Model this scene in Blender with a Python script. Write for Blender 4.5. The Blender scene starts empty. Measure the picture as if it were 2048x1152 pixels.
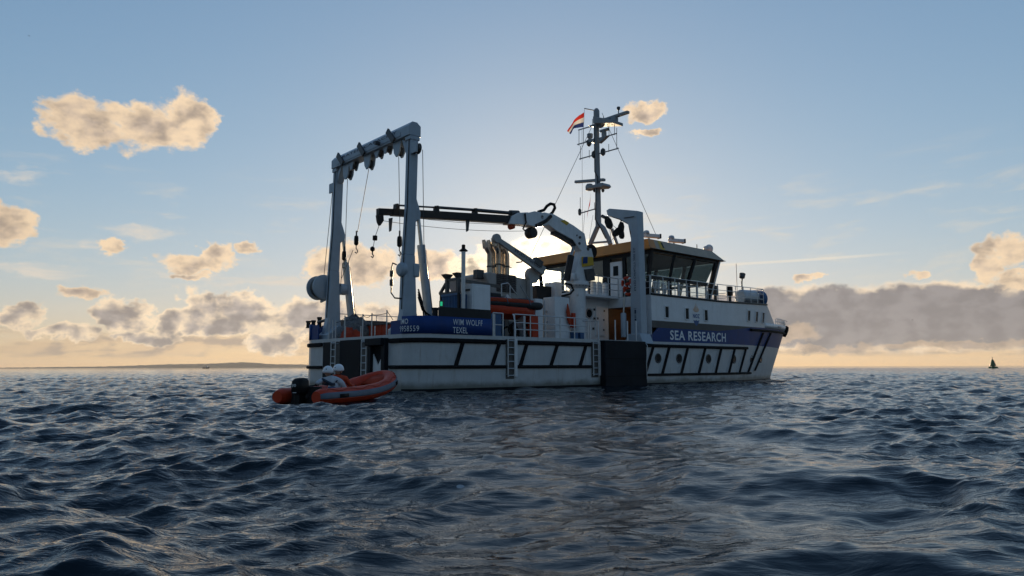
import bpy, math, random
import numpy as np
from mathutils import Vector, Matrix, Quaternion
random.seed(7)
RNG = np.random.default_rng(11)
SC = bpy.context.scene
COL = SC.collection
R = math.radians

# ------------------------------------------------------------------ camera
F = 1400.0                                   # focal length in photograph pixels (2048 wide)
CAM = np.array([0.0, 0.0, 0.9])              # held low, from another small boat
PIT = math.atan((733.9 - 576) / F)
ROLL = math.atan(0.0029)
fw = np.array([0, math.cos(PIT), math.sin(PIT)])
up0 = np.array([0, -math.sin(PIT), math.cos(PIT)])
rt0 = np.array([1.0, 0, 0])
rt = math.cos(ROLL) * rt0 - math.sin(ROLL) * up0
up = math.sin(ROLL) * rt0 + math.cos(ROLL) * up0
cd = bpy.data.cameras.new('camera')
cam = bpy.data.objects.new('camera', cd)
COL.objects.link(cam)
cd.sensor_width = 36
cd.lens = 36 * F / 2048
cd.clip_start = 0.05
cd.clip_end = 40000
mw = Matrix.Identity(4)
for i in range(3):
    mw[i][0], mw[i][1], mw[i][2], mw[i][3] = rt[i], up[i], -fw[i], CAM[i]
cam.matrix_world = mw
SC.camera = cam

def ray(px, py):                             # direction through a photograph pixel
    return fw + rt * (px - 1024) / F - up * (py - 576) / F

def azel(px, py):                            # the same as azimuth / elevation in degrees
    d = ray(px, py); d = d / np.linalg.norm(d)
    return math.degrees(math.atan2(d[0], d[1])), math.degrees(math.asin(d[2]))

def at_depth(px, py, y):                     # world point at distance y in front of the camera
    d = ray(px, py)
    return CAM + d * (y / d[1])

# ------------------------------------------------------------------ view, world, sun
SC.view_settings.view_transform = 'Standard'
SC.view_settings.look = 'None'
SC.view_settings.exposure = 0.08
SC.view_settings.gamma = 1.0
SC.render.engine = 'CYCLES'
SUN_AZ, SUN_EL = azel(1090, 555)
SUN_DIR = Vector((math.sin(R(SUN_AZ)) * math.cos(R(SUN_EL)), math.cos(R(SUN_AZ)) * math.cos(R(SUN_EL)), math.sin(R(SUN_EL))))
sl = bpy.data.lights.new('sun', 'SUN')
sl.energy = 4.0
sl.angle = R(0.55)
sl.color = (1.0, 0.74, 0.45)
sun = bpy.data.objects.new('sun', sl)
sun.rotation_mode = 'QUATERNION'
sun.rotation_quaternion = SUN_DIR.to_track_quat('Z', 'Y')
sun.location = SUN_DIR * 200
COL.objects.link(sun)

class NT:
    """small helper for node trees: values may be floats or sockets"""
    def __init__(s, nt):
        s.nt = nt; s.N = nt.nodes; s.L = nt.links
        s.N.clear()
    def new(s, t, **kw):
        n = s.N.new(t)
        for k, v in kw.items(): setattr(n, k, v)
        return n
    def put(s, sock, v):
        if isinstance(v, bpy.types.NodeSocket): s.L.new(v, sock)
        else: sock.default_value = v
    def m(s, op, a, b=0.0, c=0.0, clamp=False):
        n = s.new('ShaderNodeMath', operation=op, use_clamp=clamp)
        s.put(n.inputs[0], a); s.put(n.inputs[1], b); s.put(n.inputs[2], c)
        return n.outputs[0]
    def vec(s, x, y, z):
        n = s.new('ShaderNodeCombineXYZ')
        s.put(n.inputs[0], x); s.put(n.inputs[1], y); s.put(n.inputs[2], z)
        return n.outputs[0]
    def noise(s, v, scale, detail=4.0, rough=0.55, lac=2.0, dist=0.0):
        n = s.new('ShaderNodeTexNoise')
        if v is not None: s.L.new(v, n.inputs['Vector'])
        for k, x in (('Scale', scale), ('Detail', detail), ('Roughness', rough), ('Lacunarity', lac), ('Distortion', dist)):
            s.put(n.inputs[k], x)
        return n.outputs[0]
    def mix(s, f, a, b, blend='MIX'):
        n = s.new('ShaderNodeMix', data_type='RGBA', blend_type=blend)
        s.put(n.inputs[0], f)
        for i, v in ((6, a), (7, b)):
            s.put(n.inputs[i], v if isinstance(v, bpy.types.NodeSocket) else (*v[:3], 1.0))
        return n.outputs[2]
    def smooth(s, x, a, b, lo=0.0, hi=1.0):
        n = s.new('ShaderNodeMapRange', interpolation_type='SMOOTHSTEP')
        s.put(n.inputs[0], x)
        n.inputs[1].default_value = a; n.inputs[2].default_value = b
        n.inputs[3].default_value = lo; n.inputs[4].default_value = hi
        return n.outputs[0]

def build_world():
    w = bpy.data.worlds.new('World'); SC.world = w; w.use_nodes = True
    t = NT(w.node_tree)
    out = t.new('ShaderNodeOutputWorld'); bg = t.new('ShaderNodeBackground')
    t.L.new(bg.outputs[0], out.inputs[0])
    sky = t.new('ShaderNodeTexSky', sky_type='NISHITA')
    sky.sun_disc = False
    sky.sun_elevation = R(SUN_EL); sky.sun_rotation = R(SUN_AZ)
    sky.altitude = 0; sky.air_density = 1.0; sky.dust_density = 0.25; sky.ozone_density = 1.6
    tc = t.new('ShaderNodeTexCoord')
    nrm = t.new('ShaderNodeVectorMath', operation='NORMALIZE'); t.L.new(tc.outputs['Generated'], nrm.inputs[0])
    D = nrm.outputs[0]
    sp = t.new('ShaderNodeSeparateXYZ'); t.L.new(D, sp.inputs[0])
    az = t.m('DEGREES', t.m('ARCTAN2', sp.outputs[0], sp.outputs[1]))
    el = t.m('DEGREES', t.m('ARCSINE', sp.outputs[2]))
    dt = t.new('ShaderNodeVectorMath', operation='DOT_PRODUCT'); t.L.new(D, dt.inputs[0]); dt.inputs[1].default_value = SUN_DIR
    ang = t.m('DEGREES', t.m('ARCCOSINE', t.m('MINIMUM', dt.outputs['Value'], 0.999999)))
    # noise in sky angles; 3-D so nothing wraps
    P = t.vec(az, t.m('MULTIPLY', el, 1.35), 0.0)
    n_big = t.noise(P, 0.21, 3.0, 0.5)
    n_fine = t.noise(P, 0.62, 7.0, 0.62, dist=0.25)
    Poff = t.vec(t.m('ADD', az, 0.7), t.m('ADD', t.m('MULTIPLY', el, 1.35), -0.35), 0.0)
    n_mid = t.noise(P, 0.50, 3.0, 0.5); n_off = t.noise(Poff, 0.50, 3.0, 0.5)
    Pst = t.vec(t.m('MULTIPLY', az, 0.22), t.m('ADD', el, t.m('MULTIPLY', az, -0.05)), 3.0)
    n_str = t.noise(Pst, 0.9, 6.0, 0.6, dist=0.4)
    relief = t.m('SUBTRACT', n_mid, n_off)           # which side of a billow faces the light

    w1 = t.new('ShaderNodeTexNoise'); t.L.new(P, w1.inputs['Vector'])
    w1.inputs['Scale'].default_value = 0.42; w1.inputs['Detail'].default_value = 5.0; w1.inputs['Roughness'].default_value = 0.62
    ws = t.new('ShaderNodeSeparateColor'); t.L.new(w1.outputs[1], ws.inputs[0])
    azw = t.m('ADD', az, t.m('MULTIPLY', t.m('SUBTRACT', ws.outputs[0], 0.5), 4.6))
    elw = t.m('ADD', el, t.m('MULTIPLY', t.m('SUBTRACT', ws.outputs[1], 0.5), 2.6))

    def blobs(lst, az=azw, el=elw):
        """highest of 1-q over ellipses given in photograph pixels (cx, cy, rx, ry above, ry below)"""
        acc = None
        for cx, cy, rx, ru, rd in lst:
            a0, e0 = azel(cx, cy)
            k = math.degrees(math.atan(1 / F)) * (math.cos(R(a0)))
            dx = t.m('MULTIPLY', t.m('SUBTRACT', az, a0), 1 / (rx * k * math.cos(R(a0))))
            de = t.m('SUBTRACT', el, e0)
            dyu = t.m('MAXIMUM', t.m('MULTIPLY', de, 1 / (ru * k)), t.m('MULTIPLY', de, -1 / (rd * k)))
            q = t.m('ADD', t.m('MULTIPLY', dx, dx), t.m('MULTIPLY', dyu, dyu))
            v = t.m('SUBTRACT', 1.0, q)
            acc = v if acc is None else t.m('SMOOTH_MAX', acc, v, 0.25)
        return t.m('MAXIMUM', acc, -1.5)

    # --- clear sky
    skyc = t.mix(1.0, sky.outputs[0], (SKY_MUL[0], SKY_MUL[1], SKY_MUL[2]), 'MULTIPLY')
    # roll off the aureole as the phone's exposure does: c / (1 + c)
    skyc = t.mix(1.0, skyc, t.mix(1.0, skyc, (1.0, 1.0, 1.0), 'ADD'), 'DIVIDE')
    away = t.smooth(ang, 38.0, 135.0, 1.0, 0.68)          # the sky dims away from the low sun
    skyc = t.mix(1.0, skyc, t.vec(away, away, away), 'MULTIPLY')
    sun_side = t.smooth(ang, 20.0, 80.0, 1.0, 0.0)
    elp = t.m('MAXIMUM', el, 0.0)
    # thin warm haze layer low over the sea
    hz = t.m('MULTIPLY', t.m('EXPONENT', t.m('MULTIPLY', elp, -1 / 3.3)), 0.94)
    hcol = t.mix(sun_side, (0.13, 0.16, 0.21), HAZE_COL)
    c = t.mix(hz, skyc, hcol)
    # high thin cirrus veil
    veil = t.m('MULTIPLY', t.smooth(n_str, 0.50, 0.78), t.m('MULTIPLY', t.smooth(el, 2.0, 9.0), t.smooth(el, 11.0, 17.0, 1.0, 0.0)))
    c = t.mix(t.m('MULTIPLY', veil, 0.42), c, t.mix(sun_side, (0.45, 0.47, 0.50), (0.80, 0.68, 0.52)))
    # streaky cirrus wisps seen left of the ship and the contrail at the right
    wis = blobs([(300, 468, 110, 18, 18), (215, 500, 60, 22, 18), (90, 545, 150, 16, 16), (60, 355, 120, 22, 22), (520, 560, 230, 16, 14), (1390, 480, 40, 10, 10), (1295, 268, 45, 14, 14)])
    wa = t.m('MULTIPLY', t.smooth(wis, -0.1, 0.9), t.smooth(n_str, 0.38, 0.68))
    c = t.mix(t.m('MULTIPLY', wa, 0.8), c, (0.72, 0.64, 0.54))
    (a1, e1), (a2, e2) = azel(1440, 530), azel(1800, 506)
    sl_ = (e2 - e1) / (a2 - a1)
    dl = t.m('ABSOLUTE', t.m('SUBTRACT', el, t.m('ADD', t.m('MULTIPLY', t.m('SUBTRACT', az, a1), sl_), e1)))
    ca = t.m('MULTIPLY', t.smooth(dl, 0.03, 0.16, 1.0, 0.0), t.m('MULTIPLY', t.smooth(az, a1 - 3, a1 + 1), t.smooth(az, a2 - 5, a2 + 1.5, 1.0, 0.0)))
    c = t.mix(t.m('MULTIPLY', ca, 0.6), c, (0.80, 0.72, 0.60))
    # forward glow in the veil round the sun
    glow = t.m('ADD', t.m('MULTIPLY', t.m('EXPONENT', t.m('MULTIPLY', ang, -1 / 1.0)), 3.0), t.m('MULTIPLY', t.m('EXPONENT', t.m('MULTIPLY', ang, -1 / 7.0)), 0.12))
    c = t.mix(1.0, c, t.mix(1.0, (1.0, 0.86, 0.62), t.vec(glow, glow, glow), 'MULTIPLY'), 'ADD')
    c = t.mix(1.0, c, t.mix(1.0, (1.0, 0.9, 0.7), t.vec(*[t.m('MULTIPLY', t.m('EXPONENT', t.m('MULTIPLY', ang, -1 / 0.42)), 16.0)] * 3), 'MULTIPLY'), 'ADD')
    near = t.m('MULTIPLY', t.m('EXPONENT', t.m('MULTIPLY', ang, -1 / 3.2)), 2.8)

    def layer(c, lst, namp, soft, edge, core, c0, c1, relief_k, mott=0.35, calm=1.0):
        b = blobs(lst) if calm == 1.0 else blobs(lst, t.m('ADD', az, t.m('MULTIPLY', t.m('SUBTRACT', azw, az), calm)), t.m('ADD', el, t.m('MULTIPLY', t.m('SUBTRACT', elw, el), calm)))
        d = t.m('ADD', b, t.m('ADD', t.m('MULTIPLY', t.m('SUBTRACT', n_fine, 0.5), namp), t.m('MULTIPLY', t.m('SUBTRACT', n_big, 0.5), namp * 0.7)))
        a = t.smooth(d, -0.06, soft)
        thick = t.m('ADD', t.m('ADD', d, t.m('MULTIPLY', relief, -relief_k)), t.m('MULTIPLY', t.m('SUBTRACT', n_big, 0.5), 1.1))
        k = t.m('ADD', 1.0 - mott * 0.5, t.m('MULTIPLY', t.smooth(t.m('ADD', t.m('MULTIPLY', t.m('ADD', n_fine, n_mid), 0.5), t.m('MULTIPLY', relief, 0.8)), 0.32, 0.68), mott))
        col = t.mix(t.smooth(thick, c0, c1), edge, t.mix(1.0, core, t.vec(k, k, k), 'MULTIPLY'))
        lit = t.m('MULTIPLY', t.m('ADD', near, 1.0), t.m('ADD', 0.45, t.m('MULTIPLY', sun_side, 0.55)))
        col = t.mix(1.0, col, t.vec(lit, lit, lit), 'MULTIPLY')
        return t.mix(a, c, col)

    cream, warm, grey = (0.86, 0.64, 0.41), (0.62, 0.46, 0.33), (0.315, 0.275, 0.25)
    # low banks along the whole horizon (also outside the frame)
    bank = t.m('ADD', t.noise(t.vec(t.m('MULTIPLY', az, 0.30), t.m('MULTIPLY', el, 1.9), 7.0), 0.42, 6.0, 0.6, dist=0.3), 0.0)
    bmask = t.m('MULTIPLY', t.smooth(el, 0.5, 1.1), t.smooth(el, 1.9, 3.6, 1.0, 0.0))
    ba = t.m('MULTIPLY', t.smooth(t.m('ADD', bank, t.m('MULTIPLY', bmask, 0.22)), 0.58, 0.72), bmask)
    bcol = t.mix(t.smooth(t.m('ADD', bank, t.m('MULTIPLY', relief, -0.5)), 0.46, 0.66), (0.80, 0.58, 0.36), (0.44, 0.35, 0.285))
    bcol = t.mix(t.m('SUBTRACT', 1.0, sun_side), bcol, (0.07, 0.085, 0.11))
    c = t.mix(t.m('MULTIPLY', ba, 0.85), c, bcol)
    # the grey stratocumulus deck right of the bow
    c = layer(c, [(1830, 640, 430, 78, 70), (2150, 630, 420, 92, 78), (1600, 642, 210, 74, 62), (1470, 645, 160, 60, 50)], 0.50, 0.30, (0.96, 0.76, 0.54), (0.315, 0.288, 0.280), -0.02, 0.40, 0.6, 0.20, 0.6)
    c = layer(c, [(1640, 702, 150, 11, 9), (1900, 694, 230, 12, 9), (1590, 670, 60, 22, 16)], 1.3, 1.1, (0.74, 0.54, 0.35), (0.42, 0.34, 0.28), 0.2, 1.2, 0.6)
    # cumulus row, grey in the middle with bright rims
    c = layer(c, [(35, 628, 62, 36, 34), (240, 632, 66, 44, 34), (345, 648, 48, 36, 22), (400, 626, 62, 48, 44), (490, 622, 78, 42, 40), (430, 655, 80, 26, 16), (610, 634, 90, 40, 44), (720, 640, 110, 40, 40), (545, 690, 60, 28, 20), (130, 668, 70, 20, 16), (300, 676, 70, 20, 14), (660, 668, 80, 24, 20)], 1.4, 0.40, (1.0, 0.79, 0.55), (0.42, 0.365, 0.33), 0.02, 1.05, 1.7)
    # fluffy cream clouds higher up
    c = layer(c, [(160, 250, 90, 62, 46), (290, 246, 120, 52, 58), (380, 240, 62, 62, 66), (5, 452, 66, 56, 48), (388, 520, 88, 24, 28), (430, 505, 40, 28, 30), (395, 552, 40, 10, 9), (495, 490, 36, 14, 15), (225, 500, 36, 22, 16), (172, 583, 60, 14, 13),
                  (710, 532, 105, 52, 36), (650, 540, 60, 28, 20), (870, 540, 60, 40, 24), (2030, 500, 70, 42, 40), (1975, 545, 46, 36, 34), (2040, 560, 60, 22, 26), (1838, 548, 30, 13, 11), (1615, 556, 32, 13, 11), (1285, 222, 54, 20, 19), (1300, 266, 36, 10, 12)], 1.6, 0.55, (0.93, 0.71, 0.48), (0.46, 0.375, 0.315), 0.10, 1.55, 1.8)
    # the cloud in front of the sun, blazing where it is thin
    c = layer(c, [(960, 535, 70, 34, 30), (1050, 520, 100, 44, 60), (1130, 500, 70, 36, 40), (1110, 560, 120, 60, 60)], 1.2, 0.5, (0.95, 0.78, 0.55), (0.42, 0.35, 0.27), 0.35, 1.1, 1.8)
    core = t.m('MULTIPLY', t.m('EXPONENT', t.m('MULTIPLY', ang, -1 / 0.65)), 26.0)
    c = t.mix(1.0, c, t.mix(1.0, (1.0, 0.88, 0.66), t.vec(core, core, core), 'MULTIPLY'), 'ADD')
    # below the horizon: dull sea tone, never seen
    c = t.mix(t.smooth(el, -1.5, -0.3, 1.0, 0.0), c, (0.03, 0.045, 0.06))
    t.L.new(c, bg.inputs[0]); bg.inputs[1].default_value = 1.0
    w.cycles.sampling_method = 'MANUAL'; w.cycles.sample_map_resolution = 512

SKY_MUL = (0.185, 0.228, 0.315)
HAZE_COL = (0.98, 0.61, 0.28)
build_world()

# ------------------------------------------------------------------ helpers: tagging, materials, meshes
def tag(o, label=None, cat=None, group=None, kind=None):
    if label: o['label'] = label
    if cat: o['category'] = cat
    if group: o['group'] = group
    if kind: o['kind'] = kind
    return o

MATS = {}
def mat(name, col, rough=0.5, metal=0.0, var=0.12, scale=6.0, bump=0.0, bscale=40.0, dirt=0.0, dirtcol=(0.10, 0.075, 0.05), emit=None, estr=0.0, spec=0.5, trans=0.0, ior=1.45, coat=0.0, streak=False, wet=0.0):
    """procedural paint: base colour with blotchy variation, optional grime streaks and fine relief"""
    m = bpy.data.materials.new(name); m.use_nodes = True
    t = NT(m.node_tree)
    out = t.new('ShaderNodeOutputMaterial'); b = t.new('ShaderNodeBsdfPrincipled'); t.L.new(b.outputs[0], out.inputs[0])
    tc = t.new('ShaderNodeTexCoord'); O = tc.outputs['Object']
    n = t.noise(O, scale, 5.0, 0.6)
    lo = tuple(x * (1 - var) for x in col); hi = tuple(min(1, x * (1 + var)) for x in col)
    c = t.mix(t.smooth(n, 0.3, 0.7), lo, hi)
    if dirt:
        mp = t.new('ShaderNodeMapping'); t.L.new(O, mp.inputs[0]); mp.inputs['Scale'].default_value = (2.2, 2.2, 0.35) if streak else (1.6, 1.6, 1.6)
        d = t.m('MULTIPLY', t.smooth(t.noise(mp.outputs[0], 2.6, 7.0, 0.66), 0.50, 0.78), dirt)
        c = t.mix(d, c, dirtcol)
    if wet:                                  # weed and scum line just above the water, with rust runs
        sz = t.new('ShaderNodeSeparateXYZ'); t.L.new(O, sz.inputs[0])
        zz = t.m('ADD', sz.outputs[2], t.m('MULTIPLY', t.noise(O, 1.1, 6.0, 0.65), -0.5))
        c = t.mix(t.m('MULTIPLY', t.smooth(zz, -0.12, 0.18, 1.0, 0.0), wet), c, (0.085, 0.085, 0.06))
        mr = t.new('ShaderNodeMapping'); t.L.new(O, mr.inputs[0]); mr.inputs['Scale'].default_value = (3.0, 3.0, 0.22)
        c = t.mix(t.m('MULTIPLY', t.smooth(t.noise(mr.outputs[0], 1.9, 5.0, 0.6), 0.64, 0.78), 0.55), c, (0.20, 0.115, 0.06))
    t.L.new(c, b.inputs['Base Color'])
    t.put(b.inputs['Roughness'], t.m('ADD', rough - 0.06, t.m('MULTIPLY', n, 0.12)))
    b.inputs['Metallic'].default_value = metal; b.inputs['IOR'].default_value = ior
    b.inputs['Specular IOR Level'].default_value = spec; b.inputs['Transmission Weight'].default_value = trans
    b.inputs['Coat Weight'].default_value = coat
    if bump:
        bn = t.new('ShaderNodeBump'); bn.inputs['Strength'].default_value = bump; bn.inputs['Distance'].default_value = 0.02
        t.L.new(t.noise(O, bscale, 4.0, 0.6), bn.inputs['Height']); t.L.new(bn.outputs[0], b.inputs['Normal'])
    if emit:
        b.inputs['Emission Color'].default_value = (*emit, 1); b.inputs['Emission Strength'].default_value = estr
    MATS[name] = m
    return m

class MB:
    """collects faces, then becomes one mesh object"""
    def __init__(s): s.v = []; s.f = []
    def add(s, vs, fs):
        k = len(s.v); s.v += [tuple(map(float, p)) for p in vs]; s.f += [tuple(i + k for i in q) for q in fs]
        return s
    def box(s, x0, x1, y0, y1, z0, z1, M=None):
        vs = [Vector((x, y, z)) for x in (x0, x1) for y in (y0, y1) for z in (z0, z1)]
        if M is not None: vs = [M @ p for p in vs]
        return s.add(vs, [(0, 1, 3, 2), (4, 6, 7, 5), (0, 4, 5, 1), (2, 3, 7, 6), (0, 2, 6, 4), (1, 5, 7, 3)])
    def bar(s, p, q, w, h, upv=(0, 0, 1), w2=None, h2=None):
        """box beam from p to q, w across, h along upv"""
        p, q = Vector(p), Vector(q); d = (q - p).normalized(); u = Vector(upv)
        a = d.cross(u)
        if a.length < 1e-4: a = d.cross(Vector((1, 0, 0)))
        a.normalize(); u = a.cross(d).normalized()
        w2 = w if w2 is None else w2; h2 = h if h2 is None else h2
        vs = []
        for c, ww, hh in ((p, w, h), (q, w2, h2)):
            vs += [c + a * (sx * ww / 2) + u * (sz * hh / 2) for sx, sz in ((-1, -1), (1, -1), (1, 1), (-1, 1))]
        return s.add(vs, [(0, 1, 2, 3), (7, 6, 5, 4), (0, 4, 5, 1), (1, 5, 6, 2), (2, 6, 7, 3), (3, 7, 4, 0)])
    def tube(s, pts, r, n=8, close=True, radii=None):
        pts = [Vector(p) for p in pts]; k = len(pts); vs = []; prev = None
        for i, p in enumerate(pts):
            d = (pts[min(i + 1, k - 1)] - pts[max(i - 1, 0)]).normalized()
            if prev is None:
                a = d.orthogonal().normalized()
            else:
                a = (prev - d * prev.dot(d)); a = a.normalized() if a.length > 1e-6 else d.orthogonal().normalized()
            prev = a; b = d.cross(a)
            rr = radii[i] if radii else r
            vs += [p + (a * math.cos(2 * math.pi * j / n) + b * math.sin(2 * math.pi * j / n)) * rr for j in range(n)]
        fs = [(i * n + j, i * n + (j + 1) % n, (i + 1) * n + (j + 1) % n, (i + 1) * n + j) for i in range(k - 1) for j in range(n)]
        if close: fs += [tuple(range(n))[::-1], tuple((k - 1) * n + j for j in range(n))]
        return s.add(vs, fs)
    def lathe(s, prof, c, axis=(0, 0, 1), n=16):
        """prof: (radius, height) pairs along axis from c"""
        ax = Vector(axis).normalized(); a = ax.orthogonal().normalized(); b = ax.cross(a); c = Vector(c)
        vs = []; k = len(prof)
        for r, hgt in prof:
            vs += [c + ax * hgt + (a * math.cos(2 * math.pi * j / n) + b * math.sin(2 * math.pi * j / n)) * max(r, 1e-4) for j in range(n)]
        fs = [(i * n + j, i * n + (j + 1) % n, (i + 1) * n + (j + 1) % n, (i + 1) * n + j) for i in range(k - 1) for j in range(n)]
        fs += [tuple(range(n))[::-1], tuple((k - 1) * n + j for j in range(n))]
        return s.add(vs, fs)
    def prism(s, poly, axis, a, b):
        """poly: 2-D points; axis 0/1/2 is the extrusion axis from a to b (other axes in order)"""
        o = [i for i in range(3) if i != axis]; n = len(poly); vs = []
        for w in (a, b):
            for p in poly:
                v = [0, 0, 0]; v[axis] = w; v[o[0]] = p[0]; v[o[1]] = p[1]; vs.append(v)
        return s.add(vs, [tuple(range(n)), tuple(range(2 * n - 1, n - 1, -1))] + [(i, i + n, (i + 1) % n + n, (i + 1) % n) for i in range(n)])
    def grid(s, rows):
        m, n = len(rows), len(rows[0])
        return s.add([p for r in rows for p in r], [(i * n + j, i * n + j + 1, (i + 1) * n + j + 1, (i + 1) * n + j) for i in range(m - 1) for j in range(n - 1)])
    def mesh(s, name, material, smooth=35):
        me = bpy.data.meshes.new(name); me.from_pydata(s.v, [], s.f); me.update()
        import bmesh
        bm = bmesh.new(); bm.from_mesh(me); bmesh.ops.recalc_face_normals(bm, faces=bm.faces); bm.to_mesh(me); bm.free()
        if smooth:
            me.shade_smooth(); me.set_sharp_from_angle(angle=R(smooth))
        if material is not None: me.materials.append(MATS[material] if isinstance(material, str) else material)
        return me
    def build(s, name, material, parent=None, bevel=0.0, smooth=35, thick=0.0):
        o = bpy.data.objects.new(name, s.mesh(name, material, smooth)); COL.objects.link(o); o.parent = parent
        if thick:
            md = o.modifiers.new('Solidify', 'SOLIDIFY'); md.thickness = thick; md.offset = 0
        if bevel:
            md = o.modifiers.new('Bevel', 'BEVEL'); md.width = bevel; md.segments = 2; md.limit_method = 'ANGLE'; md.angle_limit = R(40)
        return o

def obj_of(name, mesh, parent=None, loc=(0, 0, 0), rot=None):
    o = bpy.data.objects.new(name, mesh); COL.objects.link(o); o.parent = parent; o.location = loc
    if rot: o.rotation_euler = rot
    return o

def empty(name, loc=(0, 0, 0), rz=0.0, parent=None):
    o = bpy.data.objects.new(name, None); COL.objects.link(o); o.location = loc; o.rotation_euler = (0, 0, rz); o.parent = parent
    o.empty_display_size = 0.2
    return o

# ------------------------------------------------------------------ sea
def ocean_tile(size, n, lam_peak, hs, wind, seed, lmin, lmax, spread=3.0):
    """height and choppy displacement of a periodic wave field, wavelengths between lmin and lmax"""
    r = np.random.default_rng(seed)
    k1 = np.fft.fftfreq(n, size / n) * 2 * np.pi
    kx, ky = np.meshgrid(k1, k1, indexing='xy')
    k = np.hypot(kx, ky); k[0, 0] = 1e-6
    kp = 2 * np.pi / lam_peak
    S = k ** -4.1 * np.exp(-1.25 * (kp / k) ** 2) * (1 + 1.6 * np.exp(-((np.sqrt(k / kp) - 1) / 0.14) ** 2))
    c = np.cos(np.arctan2(ky, kx) - wind)
    S *= np.where(c > 0, 0.08 + 0.92 * np.abs(c) ** spread, 0.06)
    S[0, 0] = 0
    ph = (r.normal(size=(n, n)) + 1j * r.normal(size=(n, n)))
    H = np.sqrt(S) * ph
    full = np.real(np.fft.ifft2(H)); g = hs / 4 / full.std()
    H *= g
    sel = (k >= 2 * np.pi / lmax) & (k < 2 * np.pi / lmin)
    H = H * sel
    return [np.real(np.fft.ifft2(q)).astype(np.float32) for q in (H, -1j * kx / k * H, -1j * ky / k * H)], size

def sample(tile, x, y, rot=0.0):
    (fld, size) = tile
    c, s_ = math.cos(rot), math.sin(rot)
    u = (x * c + y * s_) / size; v = (-x * s_ + y * c) / size
    n = fld[0].shape[0]
    u = (u - np.floor(u)) * n; v = (v - np.floor(v)) * n
    i0 = u.astype(int) % n; j0 = v.astype(int) % n; i1 = (i0 + 1) % n; j1 = (j0 + 1) % n
    fu = (u - np.floor(u)); fv = (v - np.floor(v))
    out = []
    for a in fld:
        out.append(a[j0, i0] * (1 - fu) * (1 - fv) + a[j0, i1] * fu * (1 - fv) + a[j1, i0] * (1 - fu) * fv + a[j1, i1] * fu * fv)
    hgt, dx, dy = out
    return hgt, dx * c - dy * s_, dx * s_ + dy * c

def sea_material():
    m = bpy.data.materials.new('sea_water'); m.use_nodes = True
    t = NT(m.node_tree)
    out = t.new('ShaderNodeOutputMaterial'); b = t.new('ShaderNodeBsdfPrincipled'); t.L.new(b.outputs[0], out.inputs[0])
    geo = t.new('ShaderNodeNewGeometry'); P = geo.outputs['Position']
    at = t.new('ShaderNodeAttribute', attribute_name='calm'); calm = at.outputs['Fac']
    mp = t.new('ShaderNodeMapping'); t.L.new(P, mp.inputs[0]); mp.inputs['Rotation'].default_value = (0, 0, R(8)); mp.inputs['Scale'].default_value = (0.36, 1.0, 1.0)
    rip = t.noise(mp.outputs[0], 9.0, 4.0, 0.55, dist=0.7)
    rip2 = t.noise(mp.outputs[0], 1.2, 3.0, 0.5, dist=0.4)
    ht = t.m('ADD', t.m('MULTIPLY', rip, 0.030), t.m('MULTIPLY', rip2, 0.03))
    bn = t.new('ShaderNodeBump'); bn.inputs['Distance'].default_value = 1.0
    t.put(bn.inputs['Strength'], t.m('SUBTRACT', 0.95, t.m('MULTIPLY', calm, 0.62)))
    t.L.new(ht, bn.inputs['Height']); t.L.new(bn.outputs[0], b.inputs['Normal'])
    # scattered bubbles and bits of foam on the near water
    vo = t.new('ShaderNodeTexVoronoi', feature='F1'); t.L.new(P, vo.inputs['Vector']); vo.inputs['Scale'].default_value = 3.1
    size = t.m('MULTIPLY', t.smooth(t.noise(P, 1.7, 3.0, 0.6), 0.48, 0.70), 0.13)
    foam = t.smooth(t.m('SUBTRACT', vo.outputs['Distance'], size), -0.015, 0.0, 1.0, 0.0)
    foam = t.m('MULTIPLY', foam, t.smooth(t.noise(P, 14.0, 2.0, 0.5), 0.42, 0.55))
    c = t.mix(t.smooth(t.noise(P, 0.25, 3.0, 0.5), 0.3, 0.7), (0.004, 0.011, 0.017), (0.007, 0.018, 0.024))
    c = t.mix(t.m('MULTIPLY', foam, 0.6), c, (0.55, 0.58, 0.60))
    t.L.new(c, b.inputs['Base Color'])
    t.put(b.inputs['Roughness'], t.m('ADD', 0.025, t.m('MULTIPLY', foam, 0.5)))
    b.inputs['IOR'].default_value = 1.333
    return m

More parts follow.
